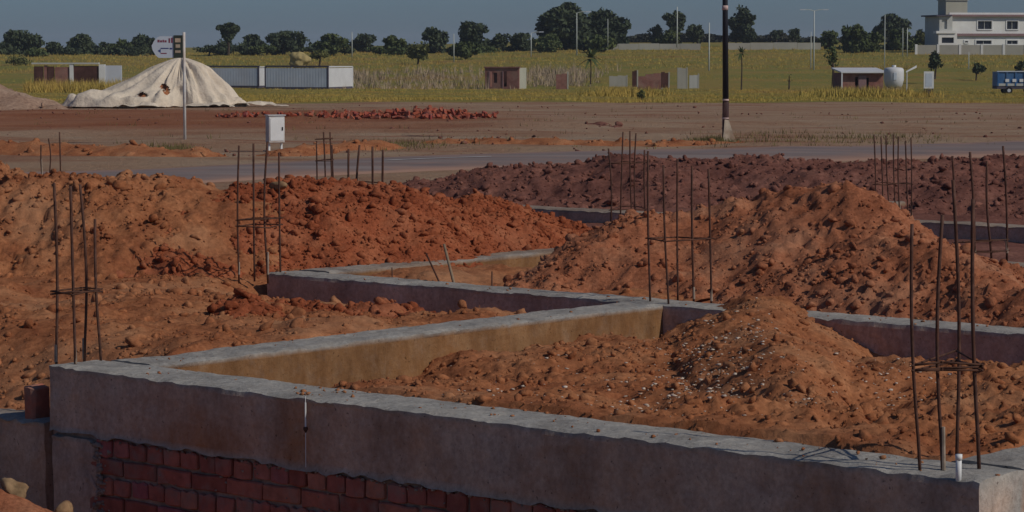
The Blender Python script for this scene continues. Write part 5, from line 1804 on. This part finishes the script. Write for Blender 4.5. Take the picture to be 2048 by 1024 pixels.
# tall yellow grass before the low left walls
px = np.concatenate([r.uniform(55, 250, 900), r.normal(1250, 40, 300), r.normal(1730, 55, 700)])
yy = np.concatenate([r.uniform(205, 233, 900), r.uniform(170, 200, 300), r.uniform(165, 197, 700)])
xx = (px - 1024) / FPX * yy
v, f = blades(xx, yy, (0.25 + 0.5 * r.random(len(xx))) * np.where(px < 300, 1.6, 1.0), 0.035, r, 7, 0.6)
tag(mesh('tall_grass', v, f, M['grass']), 'tall yellow grass standing before the shed and the low walls', 'grass', kind='stuff')
# weeds on the flat
px = np.concatenate([r.normal(345, 26, 260), r.normal(1425, 22, 200), r.normal(1650, 120, 260), r.normal(800, 60, 120), r.uniform(0, 2048, 160)])
yy = np.concatenate([r.normal(63.5, 1.2, 260), r.normal(68.5, 1.0, 200), r.normal(70, 3, 260), r.normal(66, 1.2, 120), r.uniform(62, 110, 160)])
xx = (px - 1024) / FPX * yy
v, f = blades(xx, yy, 0.06 + 0.16 * r.random(len(xx)), 0.012, r, 6, 0.6)
tag(mesh('weeds', v, f, M['weed']), 'thin weeds on the bare flat by the sign and pole', 'weeds', kind='stuff')
# crumbs and stones on the flat
n = 1500
yy = 60 + 75 * r.random(n) ** 1.4
xx = r.uniform(-0.22, 0.22, n) * yy
keep = noise3(xx / 5, yy / 2.5, seed=19) > -0.1
xx, yy = xx[keep], yy[keep]
rad = 0.015 + 0.07 * r.random(len(xx)) ** 4
v, f = scatter(np.stack([xx, yy, terrain(xx, yy) + rad * 0.3], 1), rad, 1, r, 0.7)
tag(mesh('rubble', v, f, M['soil_dark']), 'small dark lumps of earth strewn over the bare flat', 'rubble', kind='stuff')

# ---------------------------------------------------------------- haze
hm = bpy.data.materials.new('haze_air')
hm.use_nodes = True
hn, hl = hm.node_tree.nodes, hm.node_tree.links
for q_ in list(hn):
    if q_.type == 'BSDF_PRINCIPLED':
        hn.remove(q_)
vo = hn.new('ShaderNodeVolumePrincipled')
vo.inputs['Color'].default_value = (0.80, 0.88, 1.0, 1)
vo.inputs['Density'].default_value = HAZE
vo.inputs['Anisotropy'].default_value = 0.0
hl.new(vo.outputs['Volume'], hn['Material Output'].inputs['Volume'])
hz_o = MB().box(-2700, 2700, -80, 4100, -4.0, 22.0).build('haze', hm)
tag(hz_o, 'thin bluish haze in the air over the whole site', 'haze', kind='stuff')
